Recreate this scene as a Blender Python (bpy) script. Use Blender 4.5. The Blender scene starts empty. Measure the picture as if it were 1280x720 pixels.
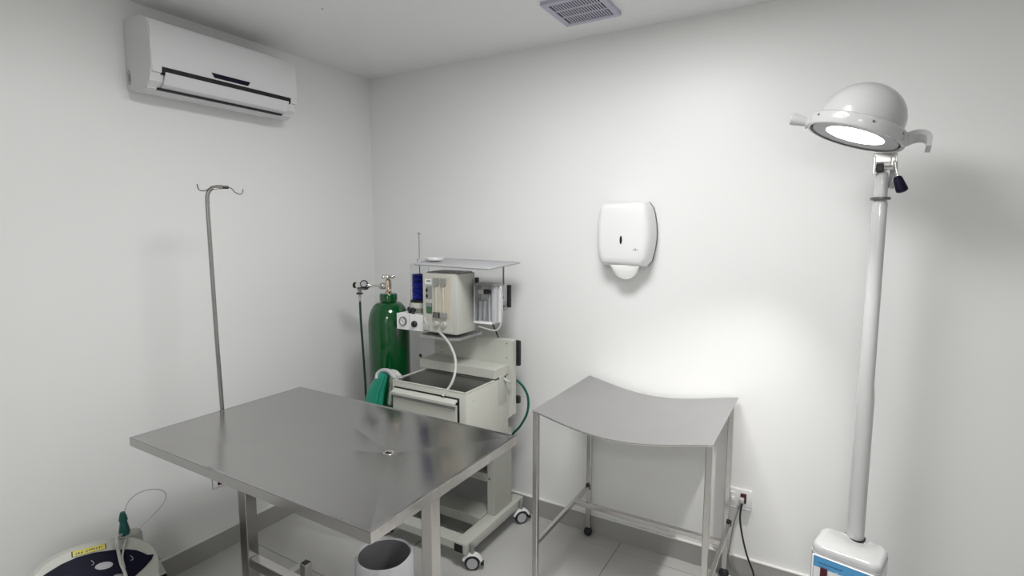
import bpy, bmesh, math, random
from mathutils import Vector, Matrix

random.seed(7)
SC = bpy.context.scene
COL = SC.collection
H = 2.55                                  # ceiling height (m)

# ------------------------------------------------------------------ camera
F_PX = 665.285
YAW, PITCH, ROLL = map(math.radians, (30.52833, 6.21574, 0.06442))
CAM = Vector((2.54717, -2.54226, 1.60778))
FW = Vector((-math.sin(YAW) * math.cos(PITCH), math.cos(YAW) * math.cos(PITCH), -math.sin(PITCH)))
RT0 = Vector((math.cos(YAW), math.sin(YAW), 0))
UP0 = RT0.cross(FW)
RT = RT0 * math.cos(ROLL) + UP0 * math.sin(ROLL)
UP = -RT0 * math.sin(ROLL) + UP0 * math.cos(ROLL)
cam_d = bpy.data.cameras.new('camera')
cam_d.sensor_width = 36
cam_d.lens = 36 * F_PX / 1280
cam_d.clip_start = 0.02
cam = bpy.data.objects.new('camera', cam_d)
COL.objects.link(cam)
M3 = Matrix((RT, UP, -FW)).transposed()
cam.matrix_world = Matrix.Translation(CAM) @ M3.to_4x4()
SC.camera = cam

# ------------------------------------------------------------------ world, lights, exposure
world = bpy.data.worlds.new('world')
SC.world = world
world.use_nodes = True
world.node_tree.nodes['Background'].inputs[0].default_value = (0.8, 0.85, 1, 1)
world.node_tree.nodes['Background'].inputs[1].default_value = 0.05
SC.view_settings.view_transform = 'Standard'
SC.view_settings.look = 'None'
SC.view_settings.exposure = 0.21
SC.view_settings.gamma = 1.0
SC.view_settings.use_curve_mapping = False

PANEL_POS = Vector((1.86, -1.30, H))       # the LED panel in the ceiling above the table, just out of frame
FILL_PANEL_POS = Vector((2.75, -3.95, H))      # added fill panel behind the camera, brightens the wall under the instrument table
PANEL_W, FILL_PANEL_W = 23.0, 20.0             # watts of the panels
PANEL_COL = (1.0, 0.995, 0.987)
BULB_W = 66.0                              # watts of the examination lamp
BULB_COL = (1.0, 0.985, 0.96)


def at(x, y, ax, v):
    """the point of the plane ax = v that the photograph shows at pixel x, y"""
    d = RT * ((x - 640) / F_PX) - UP * ((y - 360) / F_PX) + FW
    i = 'xyz'.index(ax)
    return CAM + d * ((v - CAM[i]) / d[i])


# ------------------------------------------------------------------ materials
def mat(name, color, rough=0.5, metal=0.0, noise=0.0, nscale=8.0, bump=0.0, bscale=40.0, emit=0.0,
        trans=0.0, ior=1.45, coat=0.0, rnoise=0.0, stretch=None, alpha=1.0, bdist=0.01, spec=0.5):
    m = bpy.data.materials.new(name)
    m.use_nodes = True
    nt = m.node_tree
    b = nt.nodes['Principled BSDF']
    b.inputs['Base Color'].default_value = (*color, 1)
    b.inputs['Roughness'].default_value = rough
    b.inputs['Metallic'].default_value = metal
    b.inputs['Transmission Weight'].default_value = trans
    b.inputs['IOR'].default_value = ior
    b.inputs['Coat Weight'].default_value = coat
    b.inputs['Specular IOR Level'].default_value = spec
    b.inputs['Alpha'].default_value = alpha
    if emit:
        b.inputs['Emission Color'].default_value = (*color, 1)
        b.inputs['Emission Strength'].default_value = emit
    tc = nt.nodes.new('ShaderNodeTexCoord')
    mp = nt.nodes.new('ShaderNodeMapping')
    nt.links.new(tc.outputs['Object'], mp.inputs['Vector'])
    if stretch:
        mp.inputs['Scale'].default_value = stretch

    def tex(scale, detail=3):
        n = nt.nodes.new('ShaderNodeTexNoise')
        n.inputs['Scale'].default_value = scale
        n.inputs['Detail'].default_value = detail
        nt.links.new(mp.outputs['Vector'], n.inputs['Vector'])
        return n
    if noise:
        n = tex(nscale)
        r = nt.nodes.new('ShaderNodeMapRange')
        r.inputs['To Min'].default_value = 1 - noise
        r.inputs['To Max'].default_value = 1 + noise
        nt.links.new(n.outputs['Fac'], r.inputs['Value'])
        mx = nt.nodes.new('ShaderNodeVectorMath')
        mx.operation = 'SCALE'
        mx.inputs[0].default_value = color
        nt.links.new(r.outputs['Result'], mx.inputs['Scale'])
        nt.links.new(mx.outputs['Vector'], b.inputs['Base Color'])
    if rnoise:
        n = tex(nscale * 0.7, 4)
        r = nt.nodes.new('ShaderNodeMapRange')
        r.inputs['From Min'].default_value = 0.3
        r.inputs['From Max'].default_value = 0.7
        r.inputs['To Min'].default_value = max(0.02, rough - rnoise)
        r.inputs['To Max'].default_value = rough + rnoise
        nt.links.new(n.outputs['Fac'], r.inputs['Value'])
        nt.links.new(r.outputs['Result'], b.inputs['Roughness'])
    if bump:
        n = tex(bscale)
        bp = nt.nodes.new('ShaderNodeBump')
        bp.inputs['Strength'].default_value = bump
        bp.inputs['Distance'].default_value = bdist
        nt.links.new(n.outputs['Fac'], bp.inputs['Height'])
        nt.links.new(bp.outputs['Normal'], b.inputs['Normal'])
    return m


M = dict(
    wall=mat('white_wall_paint', (0.83, 0.832, 0.825), 0.40, noise=0.015, nscale=2, bump=0.12, bscale=6, bdist=0.01),
    wall_grey=mat('grey_wall_paint', (0.70, 0.70, 0.69), 0.5, noise=0.02, nscale=2),
    ceiling=mat('white_ceiling_paint', (0.85, 0.85, 0.85), 0.6, noise=0.015, nscale=3, bump=0.1, bscale=4),
    tile=mat('grey_porcelain', (0.50, 0.495, 0.48), 0.22, noise=0.05, nscale=3, rnoise=0.05),
    grout=mat('grout', (0.16, 0.155, 0.145), 0.8, noise=0.1),
    skirting=mat('skirting_tile', (0.36, 0.355, 0.34), 0.35, noise=0.06, nscale=5),
    skirt_top=mat('skirting_edge', (0.80, 0.79, 0.76), 0.5, noise=0.05, nscale=20),
    steel=mat('brushed_steel', (0.44, 0.435, 0.43), 0.19, 1.0, noise=0.05, nscale=3, bump=0.05, bscale=1.6, bdist=0.02, rnoise=0.07),
    steel_lit_edge=mat('steel_lit_edge', (0.66, 0.64, 0.615), 0.22, 1.0, noise=0.12, nscale=14, bump=0.25, bscale=9, bdist=0.01, rnoise=0.08),  # same metal as the top, paler to paint in light on the right rim
    matte_steel=mat('matte_steel', (0.46, 0.455, 0.455), 0.42, 1.0, noise=0.03, nscale=6, rnoise=0.05),
    tube_steel=mat('tube_steel', (0.60, 0.58, 0.56), 0.22, 1.0, noise=0.05, nscale=30),
    pole_steel=mat('pole_steel', (0.36, 0.35, 0.34), 0.25, 1.0, noise=0.05, nscale=30),
    dark_steel=mat('dark_steel', (0.20, 0.195, 0.19), 0.32, 1.0, noise=0.08, nscale=12),
    chrome=mat('chrome', (0.78, 0.76, 0.74), 0.1, 1.0, noise=0.02),
    brass=mat('nickel_brass', (0.72, 0.62, 0.52), 0.2, 1.0, noise=0.05, nscale=40),
    white_plastic=mat('white_plastic', (0.80, 0.80, 0.795), 0.32, noise=0.01),
    ac_plastic=mat('ac_plastic', (0.70, 0.705, 0.715), 0.4, noise=0.01),
    ac_side=mat('ac_side_plastic', (0.70, 0.705, 0.70), 0.45, noise=0.01),
    enamel=mat('white_enamel', (0.52, 0.525, 0.52), 0.16, noise=0.02, nscale=12, coat=0.5),
    beige=mat('cream_enamel', (0.44, 0.445, 0.40), 0.38, noise=0.03, nscale=9),
    beige_light=mat('light_cream_enamel', (0.52, 0.525, 0.475), 0.35, noise=0.03, nscale=9),
    grey_plastic=mat('grey_plastic', (0.27, 0.275, 0.27), 0.4, noise=0.03),
    light_grey=mat('light_grey_plastic', (0.46, 0.465, 0.48), 0.4, noise=0.03),
    black=mat('black_plastic', (0.012, 0.012, 0.014), 0.35, noise=0.1),
    navy=mat('navy_plastic', (0.008, 0.008, 0.022), 0.5, noise=0.1, spec=0.15),
    dark_gap=mat('dark_gap', (0.006, 0.006, 0.009), 0.6, noise=0.1),
    rubber=mat('rubber', (0.018, 0.018, 0.020), 0.6, noise=0.1),
    green=mat('green_paint', (0.0, 0.066, 0.014), 0.12, noise=0.04, nscale=5, coat=0.5),
    green_hose=mat('green_hose', (0.004, 0.10, 0.065), 0.35, noise=0.05),
    dark_hose=mat('dark_green_hose', (0.006, 0.045, 0.040), 0.35, noise=0.05),
    teal=mat('teal_rubber', (0.015, 0.29, 0.19), 0.3, noise=0.12, nscale=14),
    teal_connector=mat('dark_teal_plastic', (0.006, 0.085, 0.075), 0.3, noise=0.1),
    blue=mat('blue_bellows', (0.020, 0.028, 0.28), 0.35, noise=0.06),
    clear=mat('clear_plastic', (0.93, 0.94, 0.95), 0.04, trans=1.0, ior=1.08, noise=0.01),
    frosted=mat('frosted_tube', (0.72, 0.72, 0.69), 0.3, trans=0.35, noise=0.03),
    hose=mat('milky_hose', (0.50, 0.50, 0.475), 0.3, noise=0.03),
    liner=mat('bag_film', (0.74, 0.74, 0.77), 0.28, trans=0.1, ior=1.2, noise=0.05, bump=0.4, bscale=25),
    bin=mat('dark_bin_plastic', (0.13, 0.13, 0.135), 0.5, noise=0.1),
    paper=mat('paper_towel', (0.84, 0.84, 0.82), 0.85, noise=0.02, bump=0.2, bscale=60),
    red=mat('dark_red_plastic', (0.075, 0.002, 0.008), 0.35, noise=0.08),
    yellow=mat('yellow_label', (0.66, 0.58, 0.10), 0.5, noise=0.04),
    blue_label=mat('blue_label', (0.085, 0.33, 0.62), 0.45, noise=0.02),
    label_white=mat('label_white', (0.82, 0.82, 0.82), 0.5, noise=0.01),
    ink=mat('dark_blue_ink', (0.012, 0.07, 0.17), 0.5, noise=0.05),
    grey_print=mat('grey_print', (0.25, 0.26, 0.26), 0.5, noise=0.03),
    green_print=mat('green_print', (0.045, 0.13, 0.06), 0.4, noise=0.2, nscale=50),
    warm_clear=mat('acrylic_front', (0.56, 0.51, 0.40), 0.14, noise=0.05, nscale=20),
    vent=mat('vent_plastic', (0.50, 0.49, 0.60), 0.45, noise=0.02),
    diffuser=mat('led_diffuser', (0.97, 0.985, 1.0), 0.5, emit=5.0, noise=0.0),
    lamp_glass=mat('lit_lamp_glass', (1.0, 0.995, 0.985), 0.3, emit=4.0, noise=0.0),
)


# ------------------------------------------------------------------ helpers
ORIGIN = {}


def thing(name, label, cat, loc, group=None):
    o = bpy.data.objects.new(name, None)
    COL.objects.link(o)
    o.location = loc
    o.empty_display_size = 0.05
    o['label'] = label
    o['category'] = cat
    if group:
        o['group'] = group
    ORIGIN[o] = Vector(loc)
    return o


def obj(name, bm, m, parent=None, smooth=False, label=None, angle=35, kind=None, mats=None):
    """link a bmesh built in world coordinates as one object under its parent"""
    org = ORIGIN[parent] if parent else Vector((0, 0, 0))
    bmesh.ops.remove_doubles(bm, verts=bm.verts, dist=1e-6)
    bmesh.ops.recalc_face_normals(bm, faces=bm.faces)
    if not parent and len(bm.verts):
        c = sum((v.co for v in bm.verts), Vector()) / len(bm.verts)
        zmin = min(v.co.z for v in bm.verts)
        org = Vector((c.x, c.y, zmin)) if kind != 'structure' else Vector((0, 0, 0))
    bmesh.ops.translate(bm, verts=bm.verts, vec=-org)
    me = bpy.data.meshes.new(name)
    if smooth:
        for f in bm.faces:
            f.smooth = True
        lim = math.radians(angle)
        for e in bm.edges:
            if len(e.link_faces) == 2 and e.calc_face_angle(0) > lim:
                e.smooth = False
    bm.to_mesh(me)
    bm.free()
    for x in (mats or [m]):
        me.materials.append(M[x] if isinstance(x, str) else x)
    o = bpy.data.objects.new(name, me)
    COL.objects.link(o)
    if parent:
        o.parent = parent
    else:
        o.location = org
    ORIGIN[o] = org
    if label:
        o['label'] = label
    if kind:
        o['kind'] = kind
    return o


def tag(o, label, cat, group=None):
    o['label'] = label
    o['category'] = cat
    if group:
        o['group'] = group
    return o


def B():
    return bmesh.new()


def box(bm, lo, hi, bev=0.0, seg=2, mx=None):
    lo, hi = Vector(lo), Vector(hi)
    t = B()
    bmesh.ops.create_cube(t, size=1)
    bmesh.ops.scale(t, verts=t.verts, vec=hi - lo)
    bmesh.ops.translate(t, verts=t.verts, vec=(lo + hi) / 2)
    if bev:
        bmesh.ops.bevel(t, geom=list(t.edges), offset=bev, segments=seg, profile=0.5, affect='EDGES')
    if mx:
        bmesh.ops.transform(t, matrix=mx, verts=t.verts)
    join(bm, t)
    return bm


def join(bm, t, mi=0):
    me = bpy.data.meshes.new('tmp')
    t.to_mesh(me)
    t.free()
    n = len(bm.faces)
    bm.from_mesh(me)
    bpy.data.meshes.remove(me)
    if mi:
        bm.faces.ensure_lookup_table()
        for f in bm.faces[n:]:
            f.material_index = mi


def frame_of(d):
    d = Vector(d).normalized()
    a = Vector((0, 0, 1)) if abs(d.z) < 0.9 else Vector((1, 0, 0))
    u = a.cross(d).normalized()
    return u, d.cross(u).normalized(), d


def lathe(bm, prof, base, axis=(0, 0, 1), n=28, caps=True, mx=None):
    """profile [(r, h)...] turned about the axis through base"""
    u, v, d = frame_of(axis)
    base = Vector(base)
    rings = []
    for r, h in prof:
        rings.append([bm.verts.new(base + d * h + (u * math.cos(2 * math.pi * k / n) + v * math.sin(2 * math.pi * k / n)) * max(r, 1e-4)) for k in range(n)])
    for a, b in zip(rings, rings[1:]):
        for k in range(n):
            bm.faces.new((a[k], a[(k + 1) % n], b[(k + 1) % n], b[k]))
    if caps:
        bm.faces.new(list(reversed(rings[0])))
        bm.faces.new(rings[-1])
    if mx:
        bmesh.ops.transform(bm, matrix=mx, verts=[q for r in rings for q in r])
    return bm


def cyl(bm, a, b, r, n=16, r2=None):
    a, b = Vector(a), Vector(b)
    L = (b - a).length
    return lathe(bm, [(r, 0), (r if r2 is None else r2, L)], a, b - a, n)


def smooth_path(pts, k=8):
    P = [Vector(p) for p in pts]
    if len(P) < 3:
        return P
    out = []
    Q = [P[0] * 2 - P[1]] + P + [P[-1] * 2 - P[-2]]
    for i in range(1, len(Q) - 2):
        p0, p1, p2, p3 = Q[i - 1:i + 3]
        for j in range(k):
            t = j / k
            out.append(0.5 * ((2 * p1) + (p2 - p0) * t + (2 * p0 - 5 * p1 + 4 * p2 - p3) * t * t + (3 * p1 - p0 - 3 * p2 + p3) * t ** 3))
    out.append(P[-1])
    return out


def tube(bm, pts, r, n=10, k=8, radii=None, raw=False):
    P = [Vector(p) for p in pts] if raw else smooth_path(pts, k)
    T = [(P[min(i + 1, len(P) - 1)] - P[max(i - 1, 0)]).normalized() for i in range(len(P))]
    u, v, _ = frame_of(T[0])
    rings = []
    for i, p in enumerate(P):
        u = (u - T[i] * u.dot(T[i])).normalized()
        v = T[i].cross(u)
        rr = r if radii is None else radii[0] + (radii[1] - radii[0]) * i / (len(P) - 1)
        rings.append([bm.verts.new(p + (u * math.cos(2 * math.pi * q / n) + v * math.sin(2 * math.pi * q / n)) * rr) for q in range(n)])
    for a, b in zip(rings, rings[1:]):
        for q in range(n):
            bm.faces.new((a[q], a[(q + 1) % n], b[(q + 1) % n], b[q]))
    bm.faces.new(list(reversed(rings[0])))
    bm.faces.new(rings[-1])
    return bm


def prism(bm, poly, vec, mx=None):
    """closed prism over a polygon of points, extruded by vec"""
    vec = Vector(vec)
    a = [bm.verts.new(Vector(p)) for p in poly]
    b = [bm.verts.new(Vector(p) + vec) for p in poly]
    bm.faces.new(a)
    bm.faces.new(list(reversed(b)))
    for i in range(len(a)):
        j = (i + 1) % len(a)
        bm.faces.new((a[j], a[i], b[i], b[j]))
    if mx:
        bmesh.ops.transform(bm, matrix=mx, verts=a + b)
    return bm


def ball(bm, c, r, n=16, sc=(1, 1, 1)):
    t = B()
    bmesh.ops.create_uvsphere(t, u_segments=n, v_segments=n // 2 + 2, radius=r)
    bmesh.ops.scale(t, verts=t.verts, vec=sc)
    bmesh.ops.translate(t, verts=t.verts, vec=c)
    join(bm, t)
    return bm


def bev_all(bm, off, seg=2, ang=30):
    es = [e for e in bm.edges if len(e.link_faces) == 2 and e.calc_face_angle(0) > math.radians(ang)]
    bmesh.ops.bevel(bm, geom=es, offset=off, segments=seg, profile=0.5, affect='EDGES', clamp_overlap=True)
    return bm


# ------------------------------------------------------------------ room shell
X1, Y1 = 4.4, -4.6
T = 0.12


def struct(name, lo, hi, m):
    o = obj(name, box(B(), lo, hi), m, kind='structure')
    return o


struct('wall_left', (-T, Y1 - T, -0.05), (0, T, H + T), 'wall')
struct('wall_back', (0, 0, -0.05), (X1, T, H + T), 'wall')
struct('wall_right', (X1, Y1 - T, -0.05), (X1 + T, T, H + T), 'wall')
struct('wall_front', (0, Y1 - T, -0.05), (X1, Y1, H + T), 'wall_grey')
ceiling = struct('ceiling', (0, Y1, H), (X1, 0, H + T), 'ceiling')
floor = struct('floor', (0, Y1, -0.05), (X1, 0, -0.003), 'grout')
ORIGIN[floor] = Vector((0, 0, 0))

xs = [0, 0.815, 1.715, 2.615, 3.515, X1]
ys = [0, -0.095, -0.985, -1.875, -2.765, -3.655, -4.545, Y1]
g = 0.0016
for i in range(len(xs) - 1):
    for j in range(len(ys) - 1):
        obj('tile', box(B(), (xs[i] + g, ys[j + 1] + g, -0.003), (xs[i + 1] - g, ys[j] - g, 0), 0.0006, 1), 'tile', floor)

bl = struct('baseboard_left', (0, Y1, 0.0), (0.012, 0, 0.098), 'skirting')
obj('edge_strip', box(B(), (0, Y1, 0.098), (0.014, 0, 0.106), 0.002), 'skirt_top', bl)
bb = struct('baseboard_back', (0.012, -0.012, 0.0), (X1, 0, 0.098), 'skirting')
obj('edge_strip', box(B(), (0.014, -0.014, 0.098), (X1, 0, 0.106), 0.002), 'skirt_top', bb)
struct('baseboard_right', (X1 - 0.012, Y1, 0.0), (X1, -0.014, 0.104), 'skirting')
struct('baseboard_front', (0.014, Y1, 0.0), (X1 - 0.012, Y1 + 0.012, 0.104), 'skirting')
hp = at(403, 11, 'z', H)
obj('screw_hole', lathe(B(), [(0.004, -0.0015), (0.004, 0.001)], hp, n=10), 'grey_print', ceiling)

# ------------------------------------------------------------------ ceiling light (above the frame) and an added, unseen fill panel
for PPOS, PW, PLAB in ((PANEL_POS, PANEL_W, 'square white flush LED panel in the ceiling above the steel tables'),
                       (FILL_PANEL_POS, FILL_PANEL_W, 'added unseen square white fill-light panel in the ceiling at the far end from the machine')):
    cl = thing('ceiling_light', PLAB, 'ceiling light', PPOS)
    px, py, pz = PPOS
    fr = B()
    s, w = 0.30, 0.016
    box(fr, (px - s, py - s, pz - 0.012), (px + s, py - s + w, pz), 0.002)
    box(fr, (px - s, py + s - w, pz - 0.012), (px + s, py + s, pz), 0.002)
    box(fr, (px - s, py - s + w, pz - 0.012), (px - s + w, py + s - w, pz), 0.002)
    box(fr, (px + s - w, py - s + w, pz - 0.012), (px + s, py + s - w, pz), 0.002)
    obj('frame', fr, 'white_plastic', cl)
    obj('diffuser', box(B(), (px - s + w, py - s + w, pz - 0.008), (px + s - w, py + s - w, pz - 0.001)), 'diffuser', cl)
    ld = bpy.data.lights.new('panel_light', 'AREA')
    ld.shape = 'SQUARE'
    ld.size = 0.56
    ld.energy = PW
    ld.color = PANEL_COL
    lo = bpy.data.objects.new('panel_light', ld)
    COL.objects.link(lo)
    lo.parent = cl
    lo.location = (0, 0, -0.011)

# ------------------------------------------------------------------ exhaust vent in the ceiling
vx0, vx1, vy0, vy1 = 1.462, 1.722, -0.478, -0.208
cv = thing('ceiling_vent', 'square lilac-white slotted exhaust grille in the ceiling by the back wall', 'vent', ((vx0 + vx1) / 2, (vy0 + vy1) / 2, H - 0.016))
obj('backing', box(B(), (vx0 + 0.02, vy0 + 0.02, H - 0.0105), (vx1 - 0.02, vy1 - 0.02, H)), 'dark_gap', cv)
fr = B()
fw = 0.026
for lo_, hi_ in (((vx0, vy0), (vx1, vy0 + fw)), ((vx0, vy1 - fw), (vx1, vy1)), ((vx0, vy0 + fw), (vx0 + fw, vy1 - fw)), ((vx1 - fw, vy0 + fw), (vx1, vy1 - fw))):
    box(fr, (*lo_, H - 0.016), (*hi_, H), 0.003)
obj('frame', fr, 'vent', cv)
sl = B()
N = 17
for k in range(1, N):
    x = vx0 + fw + (vx1 - vx0 - 2 * fw) * k / N
    box(sl, (x - 0.0030, vy0 + fw, H - 0.0125), (x + 0.0030, vy1 - fw, H - 0.0103))
for k in range(1, 3):
    y = vy0 + fw + (vy1 - vy0 - 2 * fw) * k / 3
    box(sl, (vx0 + fw, y - 0.005, H - 0.013), (vx1 - fw, y + 0.005, H - 0.0103))
obj('slat', sl, 'vent', cv, kind='stuff')

# ------------------------------------------------------------------ air conditioner
ay0, ay1 = -1.375, -0.705
ac = thing('air_conditioner', 'white split air conditioner high on the left wall with a black louver slot', 'air conditioner', (0, (ay0 + ay1) / 2, 2.17))
prof = [(0.0, 2.187), (0.0, 2.462), (0.02, 2.466), (0.135, 2.462), (0.178, 2.444), (0.193, 2.412), (0.199, 2.36),
        (0.200, 2.262), (0.196, 2.238), (0.184, 2.236), (0.176, 2.205), (0.150, 2.186), (0.148, 2.180), (0.120, 2.172), (0.06, 2.172)]
bm = prism(B(), [(x, ay0, z) for x, z in prof], (0, ay1 - ay0, 0))
obj('body', bev_all(bm, 0.002, 1, 60), 'ac_plastic', ac, smooth=True, angle=30)
for y_, t_ in ((ay0, -0.004), (ay1, 0.004)):
    bm = prism(B(), [(x, y_, z) for x, z in [(0.002, 2.186), (0.002, 2.463), (0.134, 2.4615), (0.178, 2.443), (0.1985, 2.36), (0.1985, 2.262), (0.176, 2.204), (0.12, 2.171), (0.06, 2.171)]], (0, t_, 0))
    obj('end_cap', bev_all(bm, 0.002, 1, 20), 'ac_side', ac, smooth=True)
# louver: a dark mouth and a pale flap over it
ly0, ly1 = ay0 + 0.035, ay1 - 0.035
bm = prism(B(), [(0.1985, ly0, 2.261), (0.2012, ly0, 2.261), (0.1995, ly0, 2.238), (0.186, ly0, 2.232), (0.180, ly0, 2.236)], (0, ly1 - ly0, 0))
obj('air_slot', bm, 'dark_gap', ac)
bm = prism(B(), [(0.2020, ly0 + 0.012, 2.240), (0.1995, ly0 + 0.012, 2.243), (0.178, ly0 + 0.012, 2.200), (0.157, ly0 + 0.012, 2.190), (0.158, ly0 + 0.012, 2.186), (0.181, ly0 + 0.012, 2.196)], (0, ly1 - ly0 - 0.024, 0))
obj('louver', bm, 'ac_plastic', ac, smooth=True)
bm = box(B(), (0.140, ly0, 2.1775), (0.157, ly1 - 0.02, 2.1850))
obj('air_slot', bm, 'dark_gap', ac)
d0, d1 = at(265, 100, 'x', 0.2).y, at(313, 110, 'x', 0.2).y
bm = prism(B(), [(0.1995, d0, 2.287), (0.1995, d0 + 0.012, 2.268), (0.1995, d1 - 0.012, 2.268), (0.1995, d1, 2.287)], (0.003, 0, 0))
obj('display_window', bm, 'navy', ac)
t = B()
tube(t, [(0.014, ay0 - 0.0045, 2.215), (0.012, ay0 - 0.0045, 2.25), (0.020, ay0 - 0.0045, 2.262), (0.030, ay0 - 0.0045, 2.25), (0.030, ay0 - 0.0045, 2.215), (0.021, ay0 - 0.0045, 2.205), (0.014, ay0 - 0.0045, 2.215)], 0.0012, 6, 4)
obj('screw_cover', t, 'grey_print', ac)
obj('side_slot', box(B(), (0.0195, ay0 - 0.0048, 2.218), (0.0235, ay0 - 0.0035, 2.248)), 'dark_gap', ac)

# ------------------------------------------------------------------ stainless operating table
tx0, tx1, ty0, ty1, tz = 0.440, 1.622, -1.657, -0.940, 0.870
ot = thing('operating_table', 'long stainless steel operating table with a central drain and grey top', 'table', (1.03, -1.3, 0))
dr = at(486, 563, 'z', tz - 0.008)
bm = B()
rim = 0.012
c4 = [(tx0, ty0), (tx1, ty0), (tx1, ty1), (tx0, ty1)]
ins = [(tx0 + rim, ty0 + rim), (tx1 - rim, ty0 + rim), (tx1 - rim, ty1 - rim), (tx0 + rim, ty1 - rim)]
dc = Vector((dr.x, dr.y, tz - 0.017))
mid = [Vector((x, y, tz - 0.0045)).lerp(dc, 0.0) for x, y in ins]
hole = [dc + Vector((math.cos(a), math.sin(a), 0)) * 0.016 for a in [math.radians(d) for d in (202.5, 337.5, 22.5, 157.5)]]
V = lambda p: bm.verts.new(p)
o_ = [V((x, y, tz)) for x, y in c4]
i_ = [V((x, y, tz - 0.002)) for x, y in ins]
h_ = [V(p) for p in hole]
lo_ = [V((x, y, tz - 0.029)) for x, y in c4]
li_ = [V((x, y, tz - 0.029)) for x, y in ins]
bi_ = [V((x, y, tz - 0.0225)) for x, y in ins]
for k in range(4):
    q = (k + 1) % 4
    bm.faces.new((o_[k], o_[q], i_[q], i_[k]))
    bm.faces.new((i_[k], i_[q], h_[q], h_[k]))
    bm.faces.new((lo_[k], lo_[q], o_[q], o_[k]))
    bm.faces.new((lo_[q], lo_[k], li_[k], li_[q]))
    bm.faces.new((li_[q], li_[k], bi_[k], bi_[q]))
bm.faces.new(list(reversed(bi_)))
obj('tabletop', bm, 'steel', ot)
# folded rim strips of one steel, lit right side painted brighter
for nm, mt, lo2, hi2 in (('rim_strip', 'steel_lit_edge', (tx1, ty0, tz - 0.031), (tx1 + 0.0015, ty1, tz - 0.001)),
                     ('rim_strip', 'steel', (tx0, ty0 - 0.0015, tz - 0.031), (tx1, ty0, tz - 0.001))):
    obj(nm, box(B(), lo2, hi2), mt, ot)
t = B()
lathe(t, [(0.010, -0.006), (0.017, -0.004), (0.019, 0.0015), (0.016, 0.003), (0.0125, 0.001), (0.0125, -0.005), (0.001, -0.006)], dc, n=24, caps=False)
dro = obj('drain', t, 'chrome', ot, smooth=True)
obj('drain_hole', lathe(B(), [(0.012, -0.003), (0.012, -0.001)], dc, n=20), 'dark_gap', dro)
cyl_b = B()
cyl(cyl_b, (dc.x, dc.y, tz - 0.1), (dc.x, dc.y, tz - 0.025), 0.013)
obj('drain_pipe', cyl_b, 'dark_steel', ot, smooth=True)
# pedestal legs on the centre line
for lx, w_ in ((0.525, 0.050), (1.505, 0.044)):
    ly = -1.285
    h2 = w_ / 2
    lg = obj('leg', box(B(), (lx - h2, ly - h2, 0.03), (lx + h2, ly + h2, 0.56 if lx < 1 else tz - 0.03), 0.003), 'tube_steel', ot)
    if lx < 1:
        obj('inner_tube', box(B(), (lx - 0.020, ly - 0.020, 0.56), (lx + 0.020, ly + 0.020, tz - 0.03), 0.003), 'tube_steel', lg)
        obj('collar', box(B(), (lx - 0.027, ly - 0.027, 0.55), (lx + 0.027, ly + 0.027, 0.562), 0.002), 'dark_steel', lg)
    else:
        obj('weld_plate', box(B(), (lx - 0.032, ly - 0.032, tz - 0.050), (lx + 0.032, ly + 0.032, tz - 0.046), 0.002), 'dark_steel', lg)
    obj('cross_bearer', box(B(), (lx - 0.02, ty0 + 0.03, tz - 0.046), (lx + 0.02, ty1 - 0.03, tz - 0.025), 0.002), 'dark_steel', ot)
    obj('foot_bar', box(B(), (lx - 0.02, ly - 0.28, 0.025), (lx + 0.02, ly + 0.28, 0.062), 0.003), 'tube_steel', ot)
    for s_ in (-1, 1):
        obj('foot', lathe(B(), [(0.018, 0), (0.018, 0.018), (0.010, 0.025)], (lx, ly + s_ * 0.26, 0)), 'rubber', ot, smooth=True)
obj('stretcher', box(B(), (0.550, -1.305, 0.205), (1.483, -1.265, 0.246), 0.003), 'tube_steel', ot)
pt = obj('post', box(B(), (0.862, -1.298, 0.246), (0.894, -1.266, 0.328), 0.002), 'tube_steel', ot)
obj('post_cap', box(B(), (0.865, -1.295, 0.327), (0.891, -1.269, 0.3295), 0.001), 'black', pt)

# ------------------------------------------------------------------ IV pole clamped to the short end of the table
bx, by = 0.424, -1.308
iv = thing('infusion_pole', 'thin steel infusion pole with small hooks rising from the left end of the steel table', 'infusion pole', (bx, by, 0.76))
top_ = at(259, 245, 'x', 0.40)
t = B()
pts = [(bx, by, tz - 0.028), (bx - 0.004, by - 0.004, 1.2), (top_.x, top_.y - 0.001, 1.66), (top_.x, top_.y - 0.0005, 1.72), (top_.x, top_.y, 1.738), (top_.x + 0.0025, top_.y + 0.004, 1.757), (top_.x + 0.008, top_.y + 0.014, 1.772), (top_.x + 0.017, top_.y + 0.029, 1.778), (top_.x + 0.028, top_.y + 0.048, 1.779)]
tube(t, pts, 0.0080, 14, 6)
obj('pole', t, 'pole_steel', iv, smooth=True)
hx, hy = top_.x + 0.028, top_.y + 0.048
t = B()
tube(t, [(hx - 0.004, hy - 0.006, 1.779), (hx + 0.004, hy + 0.022, 1.779)], 0.0065, 10, 2)
obj('tip', t, 'black', iv, smooth=True)
t = B()
tube(t, [(hx, hy + 0.01, 1.780), (hx, hy + 0.035, 1.778), (hx + .003, hy + 0.050, 1.762), (hx + 0.005, hy + 0.068, 1.755), (hx + 0.006, hy + 0.080, 1.760), (hx + 0.006, hy + 0.084, 1.776)], 0.0022, 8, 6)
obj('hook', t, 'dark_steel', iv, smooth=True)
t = B()
tube(t, [(hx, hy + 0.01, 1.782), (hx - 0.012, hy - 0.030, 1.778), (hx - 0.02, hy - 0.060, 1.762), (hx - 0.022, hy - 0.082, 1.764), (hx - 0.022, hy - 0.089, 1.786)], 0.0022, 8, 6)
obj('hook', t, 'dark_steel', iv, smooth=True)
t = B()
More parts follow.
